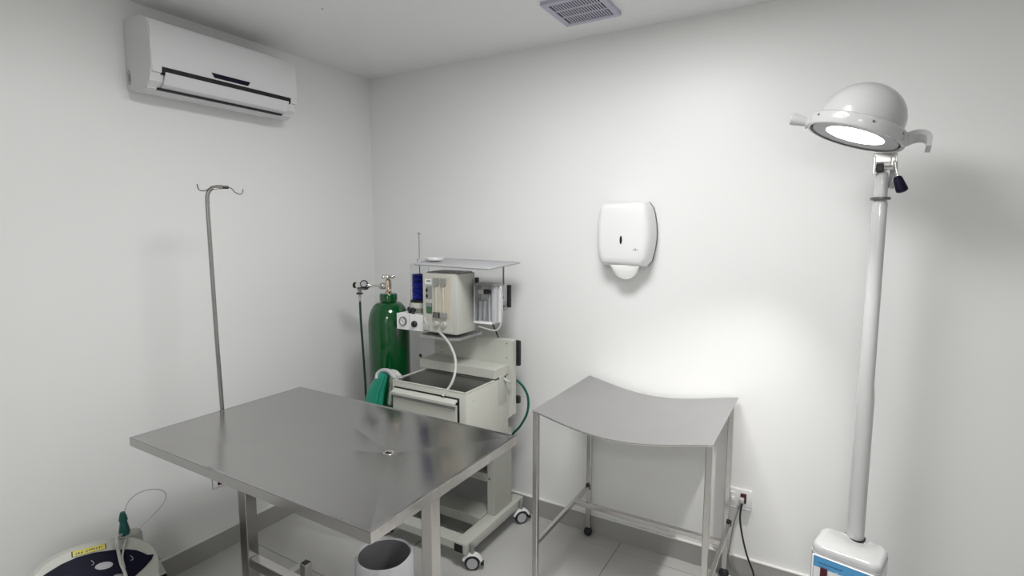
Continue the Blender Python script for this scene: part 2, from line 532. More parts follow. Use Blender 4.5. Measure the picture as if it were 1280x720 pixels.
box(t, (bx - 0.016, by - 0.02, tz - 0.029), (tx0, by + 0.02, tz - 0.012), 0.003)
obj('clamp', t, 'dark_steel', iv)

# ------------------------------------------------------------------ instrument table by the back wall
sx0, sx1, sy0, sy1, sz = 1.538, 2.236, -0.640, -0.036, 0.862
it = thing('instrument_table', 'small steel instrument table with a dished top against the back wall', 'table', ((sx0 + sx1) / 2, (sy0 + sy1) / 2, 0))
bm = B()
NX, NY = 28, 6


def sag(u):
    # the sheet drops quickly from the left edge, then runs nearly level to the right
    return -0.055 * (math.sin(math.pi * min(1, u ** 0.93)) ** 1.2)


th = 0.0045
for side, dz in ((0, 0.0), (1, -th)):
    pass
up_, dn_ = [], []
for i in range(NX + 1):
    u = i / NX
    z = sz + sag(u)
    up_.append([bm.verts.new((sx0 - 0.008 + (sx1 - sx0 + 0.016) * u, sy0 - 0.008 + (sy1 - sy0 + 0.016) * j / NY, z)) for j in range(NY + 1)])
    dn_.append([bm.verts.new((sx0 - 0.008 + (sx1 - sx0 + 0.016) * u, sy0 - 0.008 + (sy1 - sy0 + 0.016) * j / NY, z - th)) for j in range(NY + 1)])
for i in range(NX):
    for j in range(NY):
        bm.faces.new((up_[i][j], up_[i + 1][j], up_[i + 1][j + 1], up_[i][j + 1]))
        bm.faces.new((dn_[i][j + 1], dn_[i + 1][j + 1], dn_[i + 1][j], dn_[i][j]))
    bm.faces.new((up_[i + 1][0], up_[i][0], dn_[i][0], dn_[i + 1][0]))
    bm.faces.new((up_[i][NY], up_[i + 1][NY], dn_[i + 1][NY], dn_[i][NY]))
for j in range(NY):
    bm.faces.new((up_[0][j], up_[0][j + 1], dn_[0][j + 1], dn_[0][j]))
    bm.faces.new((up_[NX][j + 1], up_[NX][j], dn_[NX][j], dn_[NX][j + 1]))
tp = obj('top', bm, 'matte_steel', it, smooth=True, angle=50)
t = B()
tube(t, [(sx0 - 0.006 + (sx1 - sx0 + 0.012) * i / 24, sy0 - 0.009, sz - 0.003 + sag(i / 24)) for i in range(25)], 0.0035, 8, 2)
obj('rolled_edge', t, 'chrome', tp, smooth=True)
R_ = 0.0115
for x in (sx0 + 0.004, sx1 - 0.004):
    for y in (sy0 + 0.004, sy1 - 0.004):
        xx = x
        if x > 2 and y > -0.3:
            x = x - 0.013
        lg = obj('leg', box(B(), (x - R_, y - R_, 0.045), (x + R_, y + R_, sz - 0.0065), 0.003), 'tube_steel', it)
        t = B()
        ball(t, (x, y - 0.004, 0.0225), 0.0225, 18)
        cyl(t, (x, y, 0.03), (x, y, 0.050), 0.011)
        obj('castor', t, 'rubber', lg, smooth=True)
        x = xx
    t = B()
    box(t, (x - 0.009, sy0 + 0.014, 0.262), (x + 0.009, sy1 - 0.014, 0.282), 0.002)
    rail = obj('side_rail', t, 'tube_steel', it)
    cyl_b = B()
    cyl(cyl_b, (x, sy1 - 0.018, 0.288), (x, sy1 - 0.018, 0.264), 0.0118)
    obj('joint', cyl_b, 'black', rail, smooth=True)
obj('stretcher', box(B(), (sx0 + 0.012, (sy0 + sy1) / 2 + 0.10, 0.262), (sx1 - 0.012, (sy0 + sy1) / 2 + 0.12, 0.284), 0.002), 'tube_steel', it)

# ------------------------------------------------------------------ paper dispenser on the back wall
pd = thing('paper_dispenser', 'white rounded paper towel dispenser on the back wall with a sheet hanging out', 'paper dispenser', (1.715, 0, 1.44))


def barrel(y, hw, hwe, z0, z1, n=12, rnd=0.02):
    """closed outline in the plane y, bulging at half height"""
    pts = []
    for k in range(n + 1):
        u = k / n
        w_ = hwe + (hw - hwe) * math.sin(math.pi * (0.08 + 0.84 * u)) ** 0.9
        w_ -= rnd * 0.6 * (max(0, 1 - u / 0.06) + max(0, 1 - (1 - u) / 0.06))
        pts.append((w_, z0 + (z1 - z0) * u))
    return [(1.715 + w_, y, z) for w_, z in pts] + [(1.715 - w_, y, z) for w_, z in reversed(pts)]


def loft(bm, outlines, cap0=True, cap1=True):
    rings = [[bm.verts.new(p) for p in o] for o in outlines]
    for a, b in zip(rings, rings[1:]):
        n = len(a)
        for k in range(n):
            bm.faces.new((a[k], a[(k + 1) % n], b[(k + 1) % n], b[k]))
    if cap0:
        bm.faces.new(list(reversed(rings[0])))
    if cap1:
        bm.faces.new(rings[-1])
    return bm


obj('back_plate', loft(B(), [barrel(0, 0.138, 0.100, 1.438, 1.738), barrel(-0.018, 0.138, 0.100, 1.438, 1.738)]), 'light_grey', pd, smooth=True, angle=40)
obj('seam', loft(B(), [barrel(-0.018, 0.1405, 0.1025, 1.4365, 1.7395), barrel(-0.0225, 0.1405, 0.1025, 1.4365, 1.7395)]), 'dark_gap', pd)
cov = obj('cover', loft(B(), [barrel(-0.0225, 0.139, 0.101, 1.437, 1.739), barrel(-0.06, 0.138, 0.101, 1.438, 1.738), barrel(-0.095, 0.131, 0.100, 1.442, 1.736),
                              barrel(-0.112, 0.124, 0.098, 1.448, 1.732), barrel(-0.122, 0.113, 0.094, 1.460, 1.724), barrel(-0.126, 0.098, 0.084, 1.480, 1.710)]),
          'white_plastic', pd, smooth=True, angle=50)
k0 = at(776, 300, 'y', -0.1262)
t = lathe(B(), [(0.02, 0), (0.02, 0.0014)], (0, 0, 0), (0, -1, 0), n=20)
bmesh.ops.scale(t, verts=t.verts, vec=(0.30, 1, 1.0))
bmesh.ops.translate(t, verts=t.verts, vec=(k0.x, -0.1255, k0.z))
obj('key_slot', t, 'black', cov)
k1 = at(794, 312, 'y', -0.1262)
t = B()
box(t, (k1.x - 0.013, -0.1268, k1.z - 0.004), (k1.x + 0.014, -0.1255, k1.z - 0.0012))
prism(t, [(k1.x - 0.003, -0.1268, k1.z - 0.001), (k1.x + 0.003, -0.1268, k1.z - 0.001), (k1.x + 0.0005, -0.1268, k1.z + 0.009)], (0, 0.0013, 0))
obj('emblem', t, 'grey_print', cov)
# the sheet: a curled scoop of paper
bm = B()
rows = []
for i in range(13):
    u = i / 12
    row = []
    for j in range(9):
        v = j / 8
        a = math.pi * u
        x = 1.728 - 0.074 * math.cos(a) * (1 - 0.12 * v)
        z = 1.444 - 0.066 * math.sin(a) ** 0.8 * v + 0.003 * math.sin(9 * u) * v
        y = -0.108 + 0.016 * v * v - 0.006 * math.sin(a * 2)
        row.append(bm.verts.new((x, y, z)))
    rows.append(row)
for i in range(12):
    for j in range(8):
        bm.faces.new((rows[i][j], rows[i + 1][j], rows[i + 1][j + 1], rows[i][j + 1]))
r = bmesh.ops.solidify(bm, geom=list(bm.faces), thickness=0.0015)
pap = obj('paper_towel', bm, 'paper', smooth=True, angle=60)
tag(pap, 'curled white paper sheet hanging from the bottom of the wall dispenser', 'paper towel')

# ------------------------------------------------------------------ socket plates and cords
ol = thing('wall_outlet', 'white socket plate low on the back wall with a switch and a red socket', 'outlet', (2.268, 0, 0.385))
plate = obj('plate', box(B(), (2.218, -0.010, 0.346), (2.318, 0, 0.430), 0.003), 'white_plastic', ol, smooth=True)
obj('plate_box', box(B(), (2.216, -0.022, 0.338), (2.320, -0.0, 0.346), 0.002), 'light_grey', ol)
obj('switch', box(B(), (2.229, -0.015, 0.366), (2.249, -0.009, 0.412), 0.002), 'white_plastic', ol)
obj('rocker', box(B(), (2.2315, -0.018, 0.371), (2.2465, -0.014, 0.390), 0.002), 'white_plastic', ol)
obj('socket', box(B(), (2.271, -0.0135, 0.366), (2.296, -0.009, 0.412), 0.002), 'red', ol, label='dark red socket module')
pc = thing('power_cord', 'black power cord with a pale plug hanging from the red socket of the back wall', 'cord', (2.31, -0.06, 0))
obj('plug', box(B(), (2.268, -0.040, 0.374), (2.288, -0.0135, 0.396), 0.004), 'light_grey', pc, smooth=True)
t = B()
pp = [at(928, 627, 'y', -0.035), at(925, 645, 'y', -0.045), at(927, 665, 'y', -0.055), at(933, 692, 'y', -0.062), at(942, 718, 'y', -0.075)]
tube(t, [(2.276, -0.034, 0.377)] + pp + [(2.36, -0.10, 0.02), (2.44, -0.14, 0.0045), (2.56, -0.20, 0.0045)], 0.0042, 8, 6)
obj('cord', t, 'black', pc, smooth=True)
t = B()
gp = [at(924, 634, 'y', -0.024), at(918, 652, 'y', -0.022), at(914, 672, 'y', -0.018), at(911, 698, 'y', -0.016)]
tube(t, [at(925, 628, 'y', -0.026)] + gp + [(2.275, -0.020, 0.02), (2.33, -0.05, 0.004), (2.37, -0.12, 0.004)], 0.003, 8, 6)
gc = obj('cable', t, 'grey_plastic', smooth=True)
tag(gc, 'thin grey cable running down the back wall from the socket plate', 'cable')
oy0, oy1 = -1.133, -1.050
ol2 = thing('wall_outlet', 'white socket plate with red insert on the left wall under the table edge', 'outlet', (0, -1.09, 0.375))
obj('plate', box(B(), (0, oy0, 0.335), (0.009, oy1, 0.445), 0.002), 'white_plastic', ol2)
obj('socket', box(B(), (0.008, -1.112, 0.345), (0.0115, -1.084, 0.405), 0.001), 'red', ol2, label='dark red socket module')
obj('gasket', box(B(), (0, oy0 - 0.002, 0.333), (0.0018, oy1 + 0.002, 0.447)), 'grey_print', ol2)

# ------------------------------------------------------------------ anaesthesia machine
am = thing('anaesthesia_machine', 'cream anaesthesia machine on castors with flowmeters, drawer and blue bellows', 'medical machine', (0.945, -0.35, 0))
P = lambda n, b_, m_, **k: obj(n, b_, m_, am, **k)


def castor(cx_, cy_, ang):
    """twin of a hooded castor: wheel, hub disc, hood, brake"""
    d = Vector((math.cos(ang), math.sin(ang), 0))
    c = Vector((cx_, cy_, 0.036))
    t = lathe(B(), [(0.020, -0.014), (0.033, -0.013), (0.036, -0.008), (0.036, 0.008), (0.033, 0.013), (0.020, 0.014)], c, d, 28)
    w = obj('castor', t, 'rubber', am, smooth=True)
    obj('hub', lathe(B(), [(0.026, -0.0155), (0.027, 0.0), (0.026, 0.0155)], c, d, 24), 'light_grey', w, smooth=True)
    # hood: half ring over the wheel
    e = Vector((-d.y, d.x, 0))
    bm = B()
    ring = []
    for k in range(13):
        a = math.radians(18 + 150 * k / 12)
        o1 = e * math.cos(a) + Vector((0, 0, 1)) * math.sin(a)
        ring.append([bm.verts.new(c + o1 * rr + d * ww) for rr, ww in ((0.040, -0.015), (0.050, -0.009), (0.050, 0.009), (0.040, 0.015))])
    for a_, b_ in zip(ring, ring[1:]):
        for q in range(4):
            bm.faces.new((a_[q], a_[(q + 1) % 4], b_[(q + 1) % 4], b_[q]))
    bm.faces.new(ring[0])
    bm.faces.new(list(reversed(ring[-1])))
    obj('hood', bm, 'white_plastic', w, smooth=True)
    mx = Matrix.Translation(c) @ Matrix.Rotation(ang, 4, 'Z')
    obj('brake', box(B(), (-0.012, -0.056, -0.012), (0.012, -0.040, 0.004), 0.003, mx=mx), 'black', w)
    st = B()
    cyl(st, c + Vector((0, 0, 0.03)), c + Vector((0, 0, 0.095)), 0.011)
    obj('stem', st, 'grey_plastic', w, smooth=True)


for x0, x1, xc in ((1.095, 1.168, 1.172), (0.588, 0.655, 0.6)):
    r = P('side_rail', bev_all(box(B(), (x0, -0.600, 0.084), (x1, -0.075, 0.134)), 0.005), 'beige_light', smooth=True)
    obj('end_block', box(B(), (x0, -0.624, 0.082), (x1, -0.600, 0.136), 0.004), 'beige_light', r, smooth=True)
    obj('end_cap', box(B(), (x0 + 0.004, -0.628, 0.088), (x1 - 0.020, -0.623, 0.128), 0.002), 'black', r)
castor(1.178, -0.590, math.radians(122))
castor(1.178, -0.120, math.radians(140))
castor(0.608, -0.590, math.radians(110))
castor(0.608, -0.120, math.radians(130))
P('crossbar', box(B(), (0.655, -0.608, 0.082), (1.095, -0.535, 0.122), 0.003), 'beige_light')
P('base_plate', box(B(), (0.655, -0.400, 0.090), (1.095, -0.250, 0.140), 0.003), 'beige')
P('upper_crossbar', box(B(), (0.735, -0.325, 0.300), (1.100, -0.285, 0.345), 0.003), 'beige')
for x0, x1 in ((1.100, 1.145), (0.690, 0.735)):
    q = P('post', bev_all(box(B(), (x0, -0.340, 0.134), (x1, -0.165, 0.56)), 0.003), 'beige')
    obj('bolt', lathe(B(), [(0.006, 0), (0.006, 0.001)], ((x0 + x1) / 2 - 0.008, -0.340, 0.330), (0, -1, 0), n=12), 'dark_steel', q)
# cabinet
cx0, cx1, cf, cb_, ctop, cbot = 0.722, 1.170, -0.620, -0.242, 0.866, 0.560
bm = box(B(), (cx0, cf, cbot), (cx1, cb_, ctop - 0.004), 0.003)
cab = P('cabinet', bm, 'beige_light', smooth=True)
rim_ = B()
box(rim_, (cx0, cf, ctop - 0.004), (cx1, cf + 0.010, ctop + 0.003), 0.001)
box(rim_, (cx0, cf + 0.010, ctop - 0.004), (cx0 + 0.010, -0.375, ctop + 0.003), 0.001)
box(rim_, (cx1 - 0.010, cf + 0.010, ctop - 0.004), (cx1, -0.375, ctop + 0.003), 0.001)
obj('rim', rim_, 'beige_light', cab)
obj('worktop', box(B(), (cx0 + 0.010, cf + 0.010, ctop - 0.005), (cx1 - 0.010, -0.375, ctop - 0.002)), 'dark_steel', cab, label='dark steel worktop')
obj('screw', lathe(B(), [(0.005, 0), (0.0035, 0.002)], (cx1, -0.56, 0.815), (1, 0, 0), n=12), 'matte_steel', cab)
gapo = obj('drawer_gap', box(B(), (0.737, cf - 0.002, 0.600), (1.134, cf + 0.0, 0.838)), 'dark_gap', cab)
dw = P('drawer', box(B(), (0.740, cf - 0.014, 0.603), (1.124, cf - 0.002, 0.806), 0.002), 'beige_light')
obj('handle_lip', prism(B(), [(0.740, cf - 0.012, 0.800), (0.740, cf - 0.030, 0.806), (0.740, cf - 0.030, 0.818), (0.740, cf - 0.002, 0.830), (0.740, cf - 0.002, 0.822), (0.740, cf - 0.022, 0.812), (0.740, cf - 0.012, 0.804)], (0.384, 0, 0)), 'beige_light', dw)
obj('recess', box(B(), (0.742, cf - 0.016, 0.786), (1.122, cf - 0.0135, 0.802)), 'grey_plastic', dw)
# shelf and back panel
sh = P('shelf', bev_all(box(B(), (0.690, -0.373, 0.872), (1.170, -0.242, 0.920)), 0.002), 'beige_light')
bp = P('back_panel', bev_all(prism(B(), [(0.690, -0.242, 0.63), (0.690, -0.242, 1.015), (0.700, -0.242, 1.030), (1.180, -0.242, 1.048), (1.192, -0.242, 1.042), (1.192, -0.242, 0.655), (1.172, -0.242, 0.635)], (0, 0.040, 0)), 0.003), 'beige_light', smooth=True)
for qx, qz in ((0.735, 0.960), (0.742, 0.935), (1.160, 0.952), (1.160, 1.028)):
    obj('screw', lathe(B(), [(0.004, 0), (0.004, 0.001)], (qx, -0.242, qz), (0, -1, 0), n=10), 'dark_steel', bp)
obj('rear_handle', bev_all(box(B(), (1.165, -0.202, 0.905), (1.212, -0.178, 1.040)), 0.008), 'black', bp, smooth=True)
obj('rear_handle', bev_all(box(B(), (1.165, -0.202, 0.705), (1.210, -0.178, 0.745)), 0.006), 'black', bp, smooth=True)
# side plate and peg
t = bev_all(box(B(), (1.169, -0.335, 0.735), (1.176, -0.268, 0.880)), 0.003)
sp = P('side_plate', t, 'beige', smooth=True)
t = B()
tube(t, [(1.174, -0.292, 0.856), (1.186, -0.292, 0.852), (1.196, -0.290, 0.846), (1.200, -0.278, 0.842)], 0.007, 10, 4)
obj('peg', t, 'light_grey', sp, smooth=True)
obj('hole', lathe(B(), [(0.006, 0), (0.006, 0.001)], (1.1762, -0.285, 0.868), (1, 0, 0), n=12), 'dark_gap', sp)
# clip at the left of the shelf
t = B()
tube(t, [(0.664, -0.34, 0.935), (0.672, -0.34, 0.915), (0.680, -0.34, 0.905), (0.690, -0.34, 0.900), (0.684, -0.34, 0.880), (0.684, -0.34, 0.866)], 0.005, 8, 4)
P('clip', t, 'dark_steel', smooth=True)
P('hook_knob', ball(B(), (0.668, -0.34, 0.926), 0.008, 10), 'black', smooth=True)

# flowmeter box
fx0, fx1, ff, fb, fz0, fz1 = 0.785, 0.998, -0.450, -0.290, 1.090, 1.392
fbx = P('flowmeter_box', bev_all(box(B(), (fx0, ff, fz0), (fx1, fb, fz1)), 0.003), 'beige_light', smooth=True)
S = lambda n, b_, m_, **k: obj(n, b_, m_, fbx, **k)
S('top_recess', box(B(), (fx0 + 0.020, ff + 0.012, fz1 - 0.001), (fx1 - 0.012, fb - 0.008, fz1 + 0.006)), 'dark_steel')
S('front_frame', box(B(), (fx0 + 0.004, ff - 0.004, fz0 + 0.006), (fx1 - 0.026, ff, fz1 - 0.008), 0.001), 'beige_light')
S('tube_window', box(B(), (fx0 + 0.070, ff - 0.0055, fz0 + 0.085), (fx1 - 0.036, ff - 0.003, fz1 - 0.018), 0.001), 'warm_clear')
for k, xk in enumerate((fx0 + 0.094, fx0 + 0.139)):
    cyl_b = B()
    cyl(cyl_b, (xk, ff - 0.010, fz0 + 0.10), (xk, ff - 0.010, fz1 - 0.055), 0.0052, 12)
    S('flow_tube', cyl_b, 'frosted', smooth=True)
    S('tube_cap', bev_all(prism(B(), [(xk - 0.016, ff - 0.016, fz1 - 0.022), (xk + 0.016, ff - 0.016, fz1 - 0.022), (xk + 0.014, ff - 0.016, fz1 - 0.055), (xk, ff - 0.016, fz1 - 0.070), (xk - 0.014, ff - 0.016, fz1 - 0.055)], (0, 0.011, 0)), 0.002), 'grey_plastic')
    S('tube_base', box(B(), (xk - 0.019, ff - 0.018, fz0 + 0.080), (xk + 0.019, ff - 0.005, fz0 + 0.108), 0.002), ('dark_steel', 'grey_plastic')[k])
    kn = S('flow_knob', lathe(B(), [(0.016, 0), (0.016, 0.010), (0.013, 0.014)], (xk, ff - 0.004, fz0 + 0.048), (0, -1, 0), 20), 'frosted', smooth=True)
    S('knob_centre', lathe(B(), [(0.008, 0), (0.007, 0.004)], (xk, ff - 0.018, fz0 + 0.048), (0, -1, 0), 16), 'brass', smooth=True)
S('name_plate', box(B(), (fx0 + 0.020, ff - 0.0055, fz1 - 0.055), (fx0 + 0.060, ff - 0.003, fz1 - 0.030)), 'label_white')
S('name_line', box(B(), (fx0 + 0.030, ff - 0.0062, fz1 - 0.045), (fx0 + 0.056, ff - 0.0053, fz1 - 0.036)), 'grey_print')
S('switch_plate', box(B(), (fx0 + 0.026, ff - 0.0055, fz0 + 0.170), (fx0 + 0.064, ff - 0.003, fz0 + 0.238)), 'grey_plastic')
for zz in (0.186, 0.216):
    S('switch', bev_all(box(B(), (fx0 + 0.028, ff - 0.012, fz0 + zz - 0.008), (fx0 + 0.037, ff - 0.005, fz0 + zz + 0.008)), 0.002), 'black')
S('green_window', box(B(), (fx0 + 0.026, ff - 0.0075, fz0 + 0.098), (fx0 + 0.062, ff - 0.003, fz0 + 0.150), 0.001), 'green_print')
S('green_window_top', box(B(), (fx0 + 0.026, ff - 0.0085, fz0 + 0.132), (fx0 + 0.062, ff - 0.003, fz0 + 0.151)), 'grey_print')
t = B()
box(t, (fx0 + 0.014, ff - 0.022, fz0 + 0.012), (fx0 + 0.046, ff - 0.004, fz0 + 0.050), 0.004)
cyl(t, (fx0 + 0.030, ff - 0.014, fz0 + 0.045), (fx0 + 0.022, ff - 0.020, fz0 + 0.078), 0.009, 12, 0.005)
S('outlet_block', t, 'frosted', smooth=True)
S('side_handle', bev_all(box(B(), (fx1 - 0.001, fb - 0.002, fz0 + 0.175), (fx1 + 0.014, fb + 0.020, fz0 + 0.275)), 0.004), 'black', smooth=True)
P('lower_tray', bev_all(prism(B(), [(0.775, -0.465, 1.062), (0.960, -0.480, 1.062), (1.010, -0.440, 1.062), (1.010, -0.242, 1.062), (0.775, -0.242, 1.062)], (0, 0, 0.014)), 0.003), 'matte_steel', smooth=True)
t = B()
box(t, (0.86, -0.300, 1.040), (0.93, -0.250, 1.065))
box(t, (0.865, -0.290, 1.030), (0.925, -0.205, 1.385), 0.002)
P('mast', t, 'beige')

# gauge box
gx0, gx1, gf, gz0, gz1 = 0.603, 0.783, -0.450, 1.086, 1.170
gb = P('gauge_box', bev_all(box(B(), (gx0, gf, gz0), (gx1, -0.330, gz1)), 0.002), 'label_white')
G = lambda n, b_, m_, **k: obj(n, b_, m_, gb, **k)
gc_ = Vector((0.650, gf, 1.131))
G('gauge', lathe(B(), [(0.0235, 0), (0.0235, 0.008), (0.0205, 0.010), (0.0205, 0.006)], gc_, (0, -1, 0), 28, caps=False), 'dark_steel', smooth=True)
G('gauge_dial', lathe(B(), [(0.021, 0), (0.021, 0.0062)], gc_, (0, -1, 0), 28), 'label_white')
mx = Matrix.Translation(gc_ + Vector((0, -0.0068, 0))) @ Matrix.Rotation(math.radians(-55), 4, 'Y')
G('gauge_needle', box(B(), (-0.001, -0.0006, -0.008), (0.001, 0.0006, 0.014), mx=mx), 'black')
tk = B()
for k in range(9):
    a = math.radians(-40 + 260 * k / 8)
    mx = Matrix.Translation(gc_ + Vector((0, -0.0066, 0))) @ Matrix.Rotation(a, 4, 'Y')
    box(tk, (0.0155, -0.0004, -0.0005), (0.0190, 0.0004, 0.0005), mx=mx)
G('gauge_marks', tk, 'black', kind='stuff')
G('knob', lathe(B(), [(0.017, 0), (0.017, 0.010), (0.014, 0.014)], (0.728, gf, 1.122), (0, -1, 0), 20), 'black', smooth=True)
G('seam', box(B(), (0.6915, gf - 0.0008, gz0 + 0.001), (0.6930, gf, gz1 - 0.001)), 'grey_print')
for x, y in ((0.662, -0.412), (0.698, -0.425)):
    t = B()
    cyl(t, (x, y, gz1), (x, y, gz1 + 0.012), 0.008, 12)
    ball(t, (x, y, gz1 + 0.020), 0.0145, 14)
    G('top_knob', t, 'black', smooth=True)

# bellows
bc = Vector((0.700, -0.372, 0))
t = B()
lathe(t, [(0.020, 1.170), (0.020, 1.198), (0.055, 1.200), (0.055, 1.222), (0.050, 1.228)], bc, n=28)
bs = P('bellows_base', t, 'beige_light', smooth=True)
obj('seal', lathe(B(), [(0.0515, 1.228), (0.0515, 1.240)], bc, n=28), 'black', bs)
prof = []
nb = 11
for k in range(nb):
    z = 1.242 + 0.135 * k / nb
    prof += [(0.036, z), (0.044, z + 0.135 / nb / 2)]
prof.append((0.036, 1.378))
P('bellows', lathe(B(), prof, bc, n=28), 'blue', smooth=True, angle=20)
lid = [(0.0505, 1.240), (0.0505, 1.424), (0.046, 1.430), (0.044, 1.430), (0.0485, 1.422), (0.0485, 1.240)]
P('bellows_jar', lathe(B(), lid, bc, n=28, caps=False), 'clear', smooth=True)
cyl_b = B()
cyl(cyl_b, bc + Vector((0, 0, 1.378)), bc + Vector((0, 0, 1.588)), 0.0028, 10)
lathe(cyl_b, [(0.007, 1.586), (0.008, 1.590), (0.008, 1.594)], bc, n=12)
P('bellows_rod', cyl_b, 'grey_plastic', smooth=True)
# top tray
quad = [(0.752, -0.470, 1.430), (1.198, -0.470, 1.422), (1.170, -0.130, 1.433), (0.60, -0.130, 1.441)]
tr = P('top_tray', bev_all(prism(B(), quad, (0, 0, 0.005)), 0.001), 'light_grey')
lipb = B()
for a, b in zip(quad, quad[1:] + quad[:1]):
    tube(lipb, [Vector(a) + Vector((0, 0, 0.006)), Vector(b) + Vector((0, 0, 0.006))], 0.004, 8, raw=True)
obj('lip', lipb, 'light_grey', tr, smooth=True)
t = lathe(B(), [(0.025, 0), (0.045, 0.006), (0.048, 0.016), (0.044, 0.016), (0.040, 0.008)], (0.745, -0.30, 1.443), n=24)
P('dish', t, 'label_white', smooth=True)
cyl_b = B()
cyl(cyl_b, (bc.x, bc.y, 1.44), (bc.x, bc.y, 1.458), 0.014, 14)
P('rod_collar', cyl_b, 'light_grey', smooth=True)

# absorber / vaporiser block at the right
t = B()
box(t, (1.020, -0.275, 1.138), (1.140, -0.252, 1.338), 0.003)
vb = P('absorber', t, 'label_white')
W = lambda n, b_, m_, **k: obj(n, b_, m_, vb, **k)
W('top_cover', box(B(), (1.018, -0.336, 1.330), (1.144, -0.250, 1.341), 0.003), 'grey_plastic')
W('bottom_plate', box(B(), (1.018, -0.336, 1.136), (1.124, -0.252, 1.147), 0.003), 'label_white')
W('left_jamb', box(B(), (1.018, -0.334, 1.147), (1.026, -0.275, 1.330), 0.002), 'light_grey')
W('right_column', lathe(B(), [(0.015, 1.142), (0.016, 1.15), (0.016, 1.32), (0.013, 1.330)], (1.126, -0.306, 0), n=20), 'light_grey', smooth=True)
for x in (1.044, 1.070, 1.096):
    cyl_b = B()
    cyl(cyl_b, (x, -0.305, 1.147), (x, -0.305, 1.250 if x < 1.09 else 1.285), 0.012 if x < 1.09 else 0.008, 14)
    W('canister_tube', cyl_b, 'light_grey', smooth=True)
cyl_b = B()
cyl(cyl_b, (1.042, -0.318, 1.298), (1.090, -0.318, 1.300), 0.013, 16)
W('valve', cyl_b, 'frosted', smooth=True)
cyl_b = B()
cyl(cyl_b, (1.084, -0.330, 1.300), (1.114, -0.330, 1.303), 0.012, 16)
W('black_knob', cyl_b, 'black', smooth=True)
W('clear_front', box(B(), (1.027, -0.334, 1.148), (1.108, -0.331, 1.270), 0.001), 'clear')
t = B()
tube(t, [at(598, 408, 'y', -0.32), at(608, 411, 'y', -0.34), at(620, 413, 'y', -0.34), at(626, 405, 'y', -0.33), at(627.5, 390, 'y', -0.325), at(627.5, 370, 'y', -0.32), at(626, 360, 'y', -0.315)], 0.0042, 8, 6)
P('small_hose', t, 'hose', smooth=True)
t = B()
tube(t, [at(615, 404, 'y', -0.26), at(619, 412, 'y', -0.25), at(623, 422, 'y', -0.238)], 0.0035, 8, 4)
P('dark_lead', t, 'black', smooth=True)
cyl_b = B()
cyl(cyl_b, (1.122, -0.212, 1.325), (1.122, -0.212, 1.433), 0.0045, 10)
P('tray_rod', cyl_b, 'dark_steel', smooth=True)
for x0, x1, m_, nm in ((1.104, 1.116, 'black', 'dark_strip'), (1.116, 1.136, 'light_grey', 'pale_strip'), (1.148, 1.164, 'dark_gap', 'dark_strip')):
    P(nm, box(B(), (x0, -0.222, 1.212), (x1, -0.202, 1.328), 0.002), m_)
for z in (1.226, 1.262):
    P('rail_hole', box(B(), (1.121, -0.2228, z - 0.007), (1.128, -0.2215, z + 0.007)), 'dark_gap')
P('rail_bracket', box(B(), (1.10, -0.242, 1.20), (1.150, -0.215, 1.22), 0.002), 'grey_plastic')
P('bracket_arm', box(B(), (0.92, -0.250, 1.225), (1.150, -0.222, 1.245), 0.002), 'grey_plastic')
# hoses
t = B()
tube(t, [at(550, 416, 'y', -0.462), at(556, 422, 'y', -0.48), at(563, 432, 'y', -0.50), at(569, 448, 'y', -0.53), at(569, 465, 'y', -0.57), at(564, 480, 'y', -0.60), at(556, 491, 'y', -0.62), at(553.5, 495, 'y', -0.63)], 0.0065, 12, 6)
P('fresh_gas_hose', t, 'hose', smooth=True)
t = B()
tube(t, [(1.18, -0.185, 0.80), at(643, 474, 'y', -0.17), at(653, 482, 'y', -0.15), at(660, 497, 'y', -0.13), at(659, 516, 'y', -0.12), at(650, 533, 'y', -0.12), at(640, 545, 'y', -0.12), (1.09, -0.11, 0.36), (1.06, -0.14, 0.30), (1.05, -0.17, 0.30)], 0.0065, 12, 6)
P('green_hose', t, 'green_hose', smooth=True)
# thin grey panel low between the posts
P('underside_panel', box(B(), (0.736, -0.262, 0.14), (1.10, -0.25, 0.56), 0.001), 'grey_plastic')

# ------------------------------------------------------------------ oxygen cylinder
cc = Vector((0.462, -0.360, 0))
cR = 0.113
gcyl = thing('oxygen_cylinder', 'tall glossy green oxygen cylinder with a brass valve in the room corner', 'gas cylinder', cc)
prof = [(cR - 0.01, 0.0), (cR, 0.012), (cR, 1.080)]
for k in range(1, 13):
    a = math.radians(90 * k / 12)
    prof.append((0.040 + (cR - 0.040) * math.cos(a) ** 0.85 if k < 12 else 0.040, 1.080 + 0.132 * math.sin(a) ** 1.1))
prof += [(0.040, 1.215), (0.048, 1.217), (0.048, 1.251), (0.044, 1.257), (0.030, 1.258)]
obj('bottle', lathe(B(), prof, cc, n=48), 'green', gcyl, smooth=True, angle=40)
vt = B()
lathe(vt, [(0.020, 1.257), (0.020, 1.264), (0.015, 1.268), (0.018, 1.285), (0.019, 1.310), (0.017, 1.330), (0.010, 1.336), (0.007, 1.338), (0.007, 1.354)], cc, n=20)
valve = obj('valve', vt, 'brass', gcyl, smooth=True)
t = B()
cyl(t, cc + Vector((0.012, -0.005, 1.270)), cc + Vector((0.038, -0.030, 1.278)), 0.010, 14)
ball(t, cc + Vector((0.040, -0.032, 1.279)), 0.011, 12)
obj('outlet_nut', t, 'brass', valve, smooth=True)
t = lathe(B(), [(0.012, 1.342), (0.030, 1.344), (0.030, 1.358), (0.012, 1.360)], cc, n=24)
for k in range(7):
    a = 2 * math.pi * k / 7
    ball(t, cc + Vector((0.031 * math.cos(a), 0.031 * math.sin(a), 1.351)), 0.0105, 12)
obj('handwheel', t, 'chrome', gcyl, smooth=True)
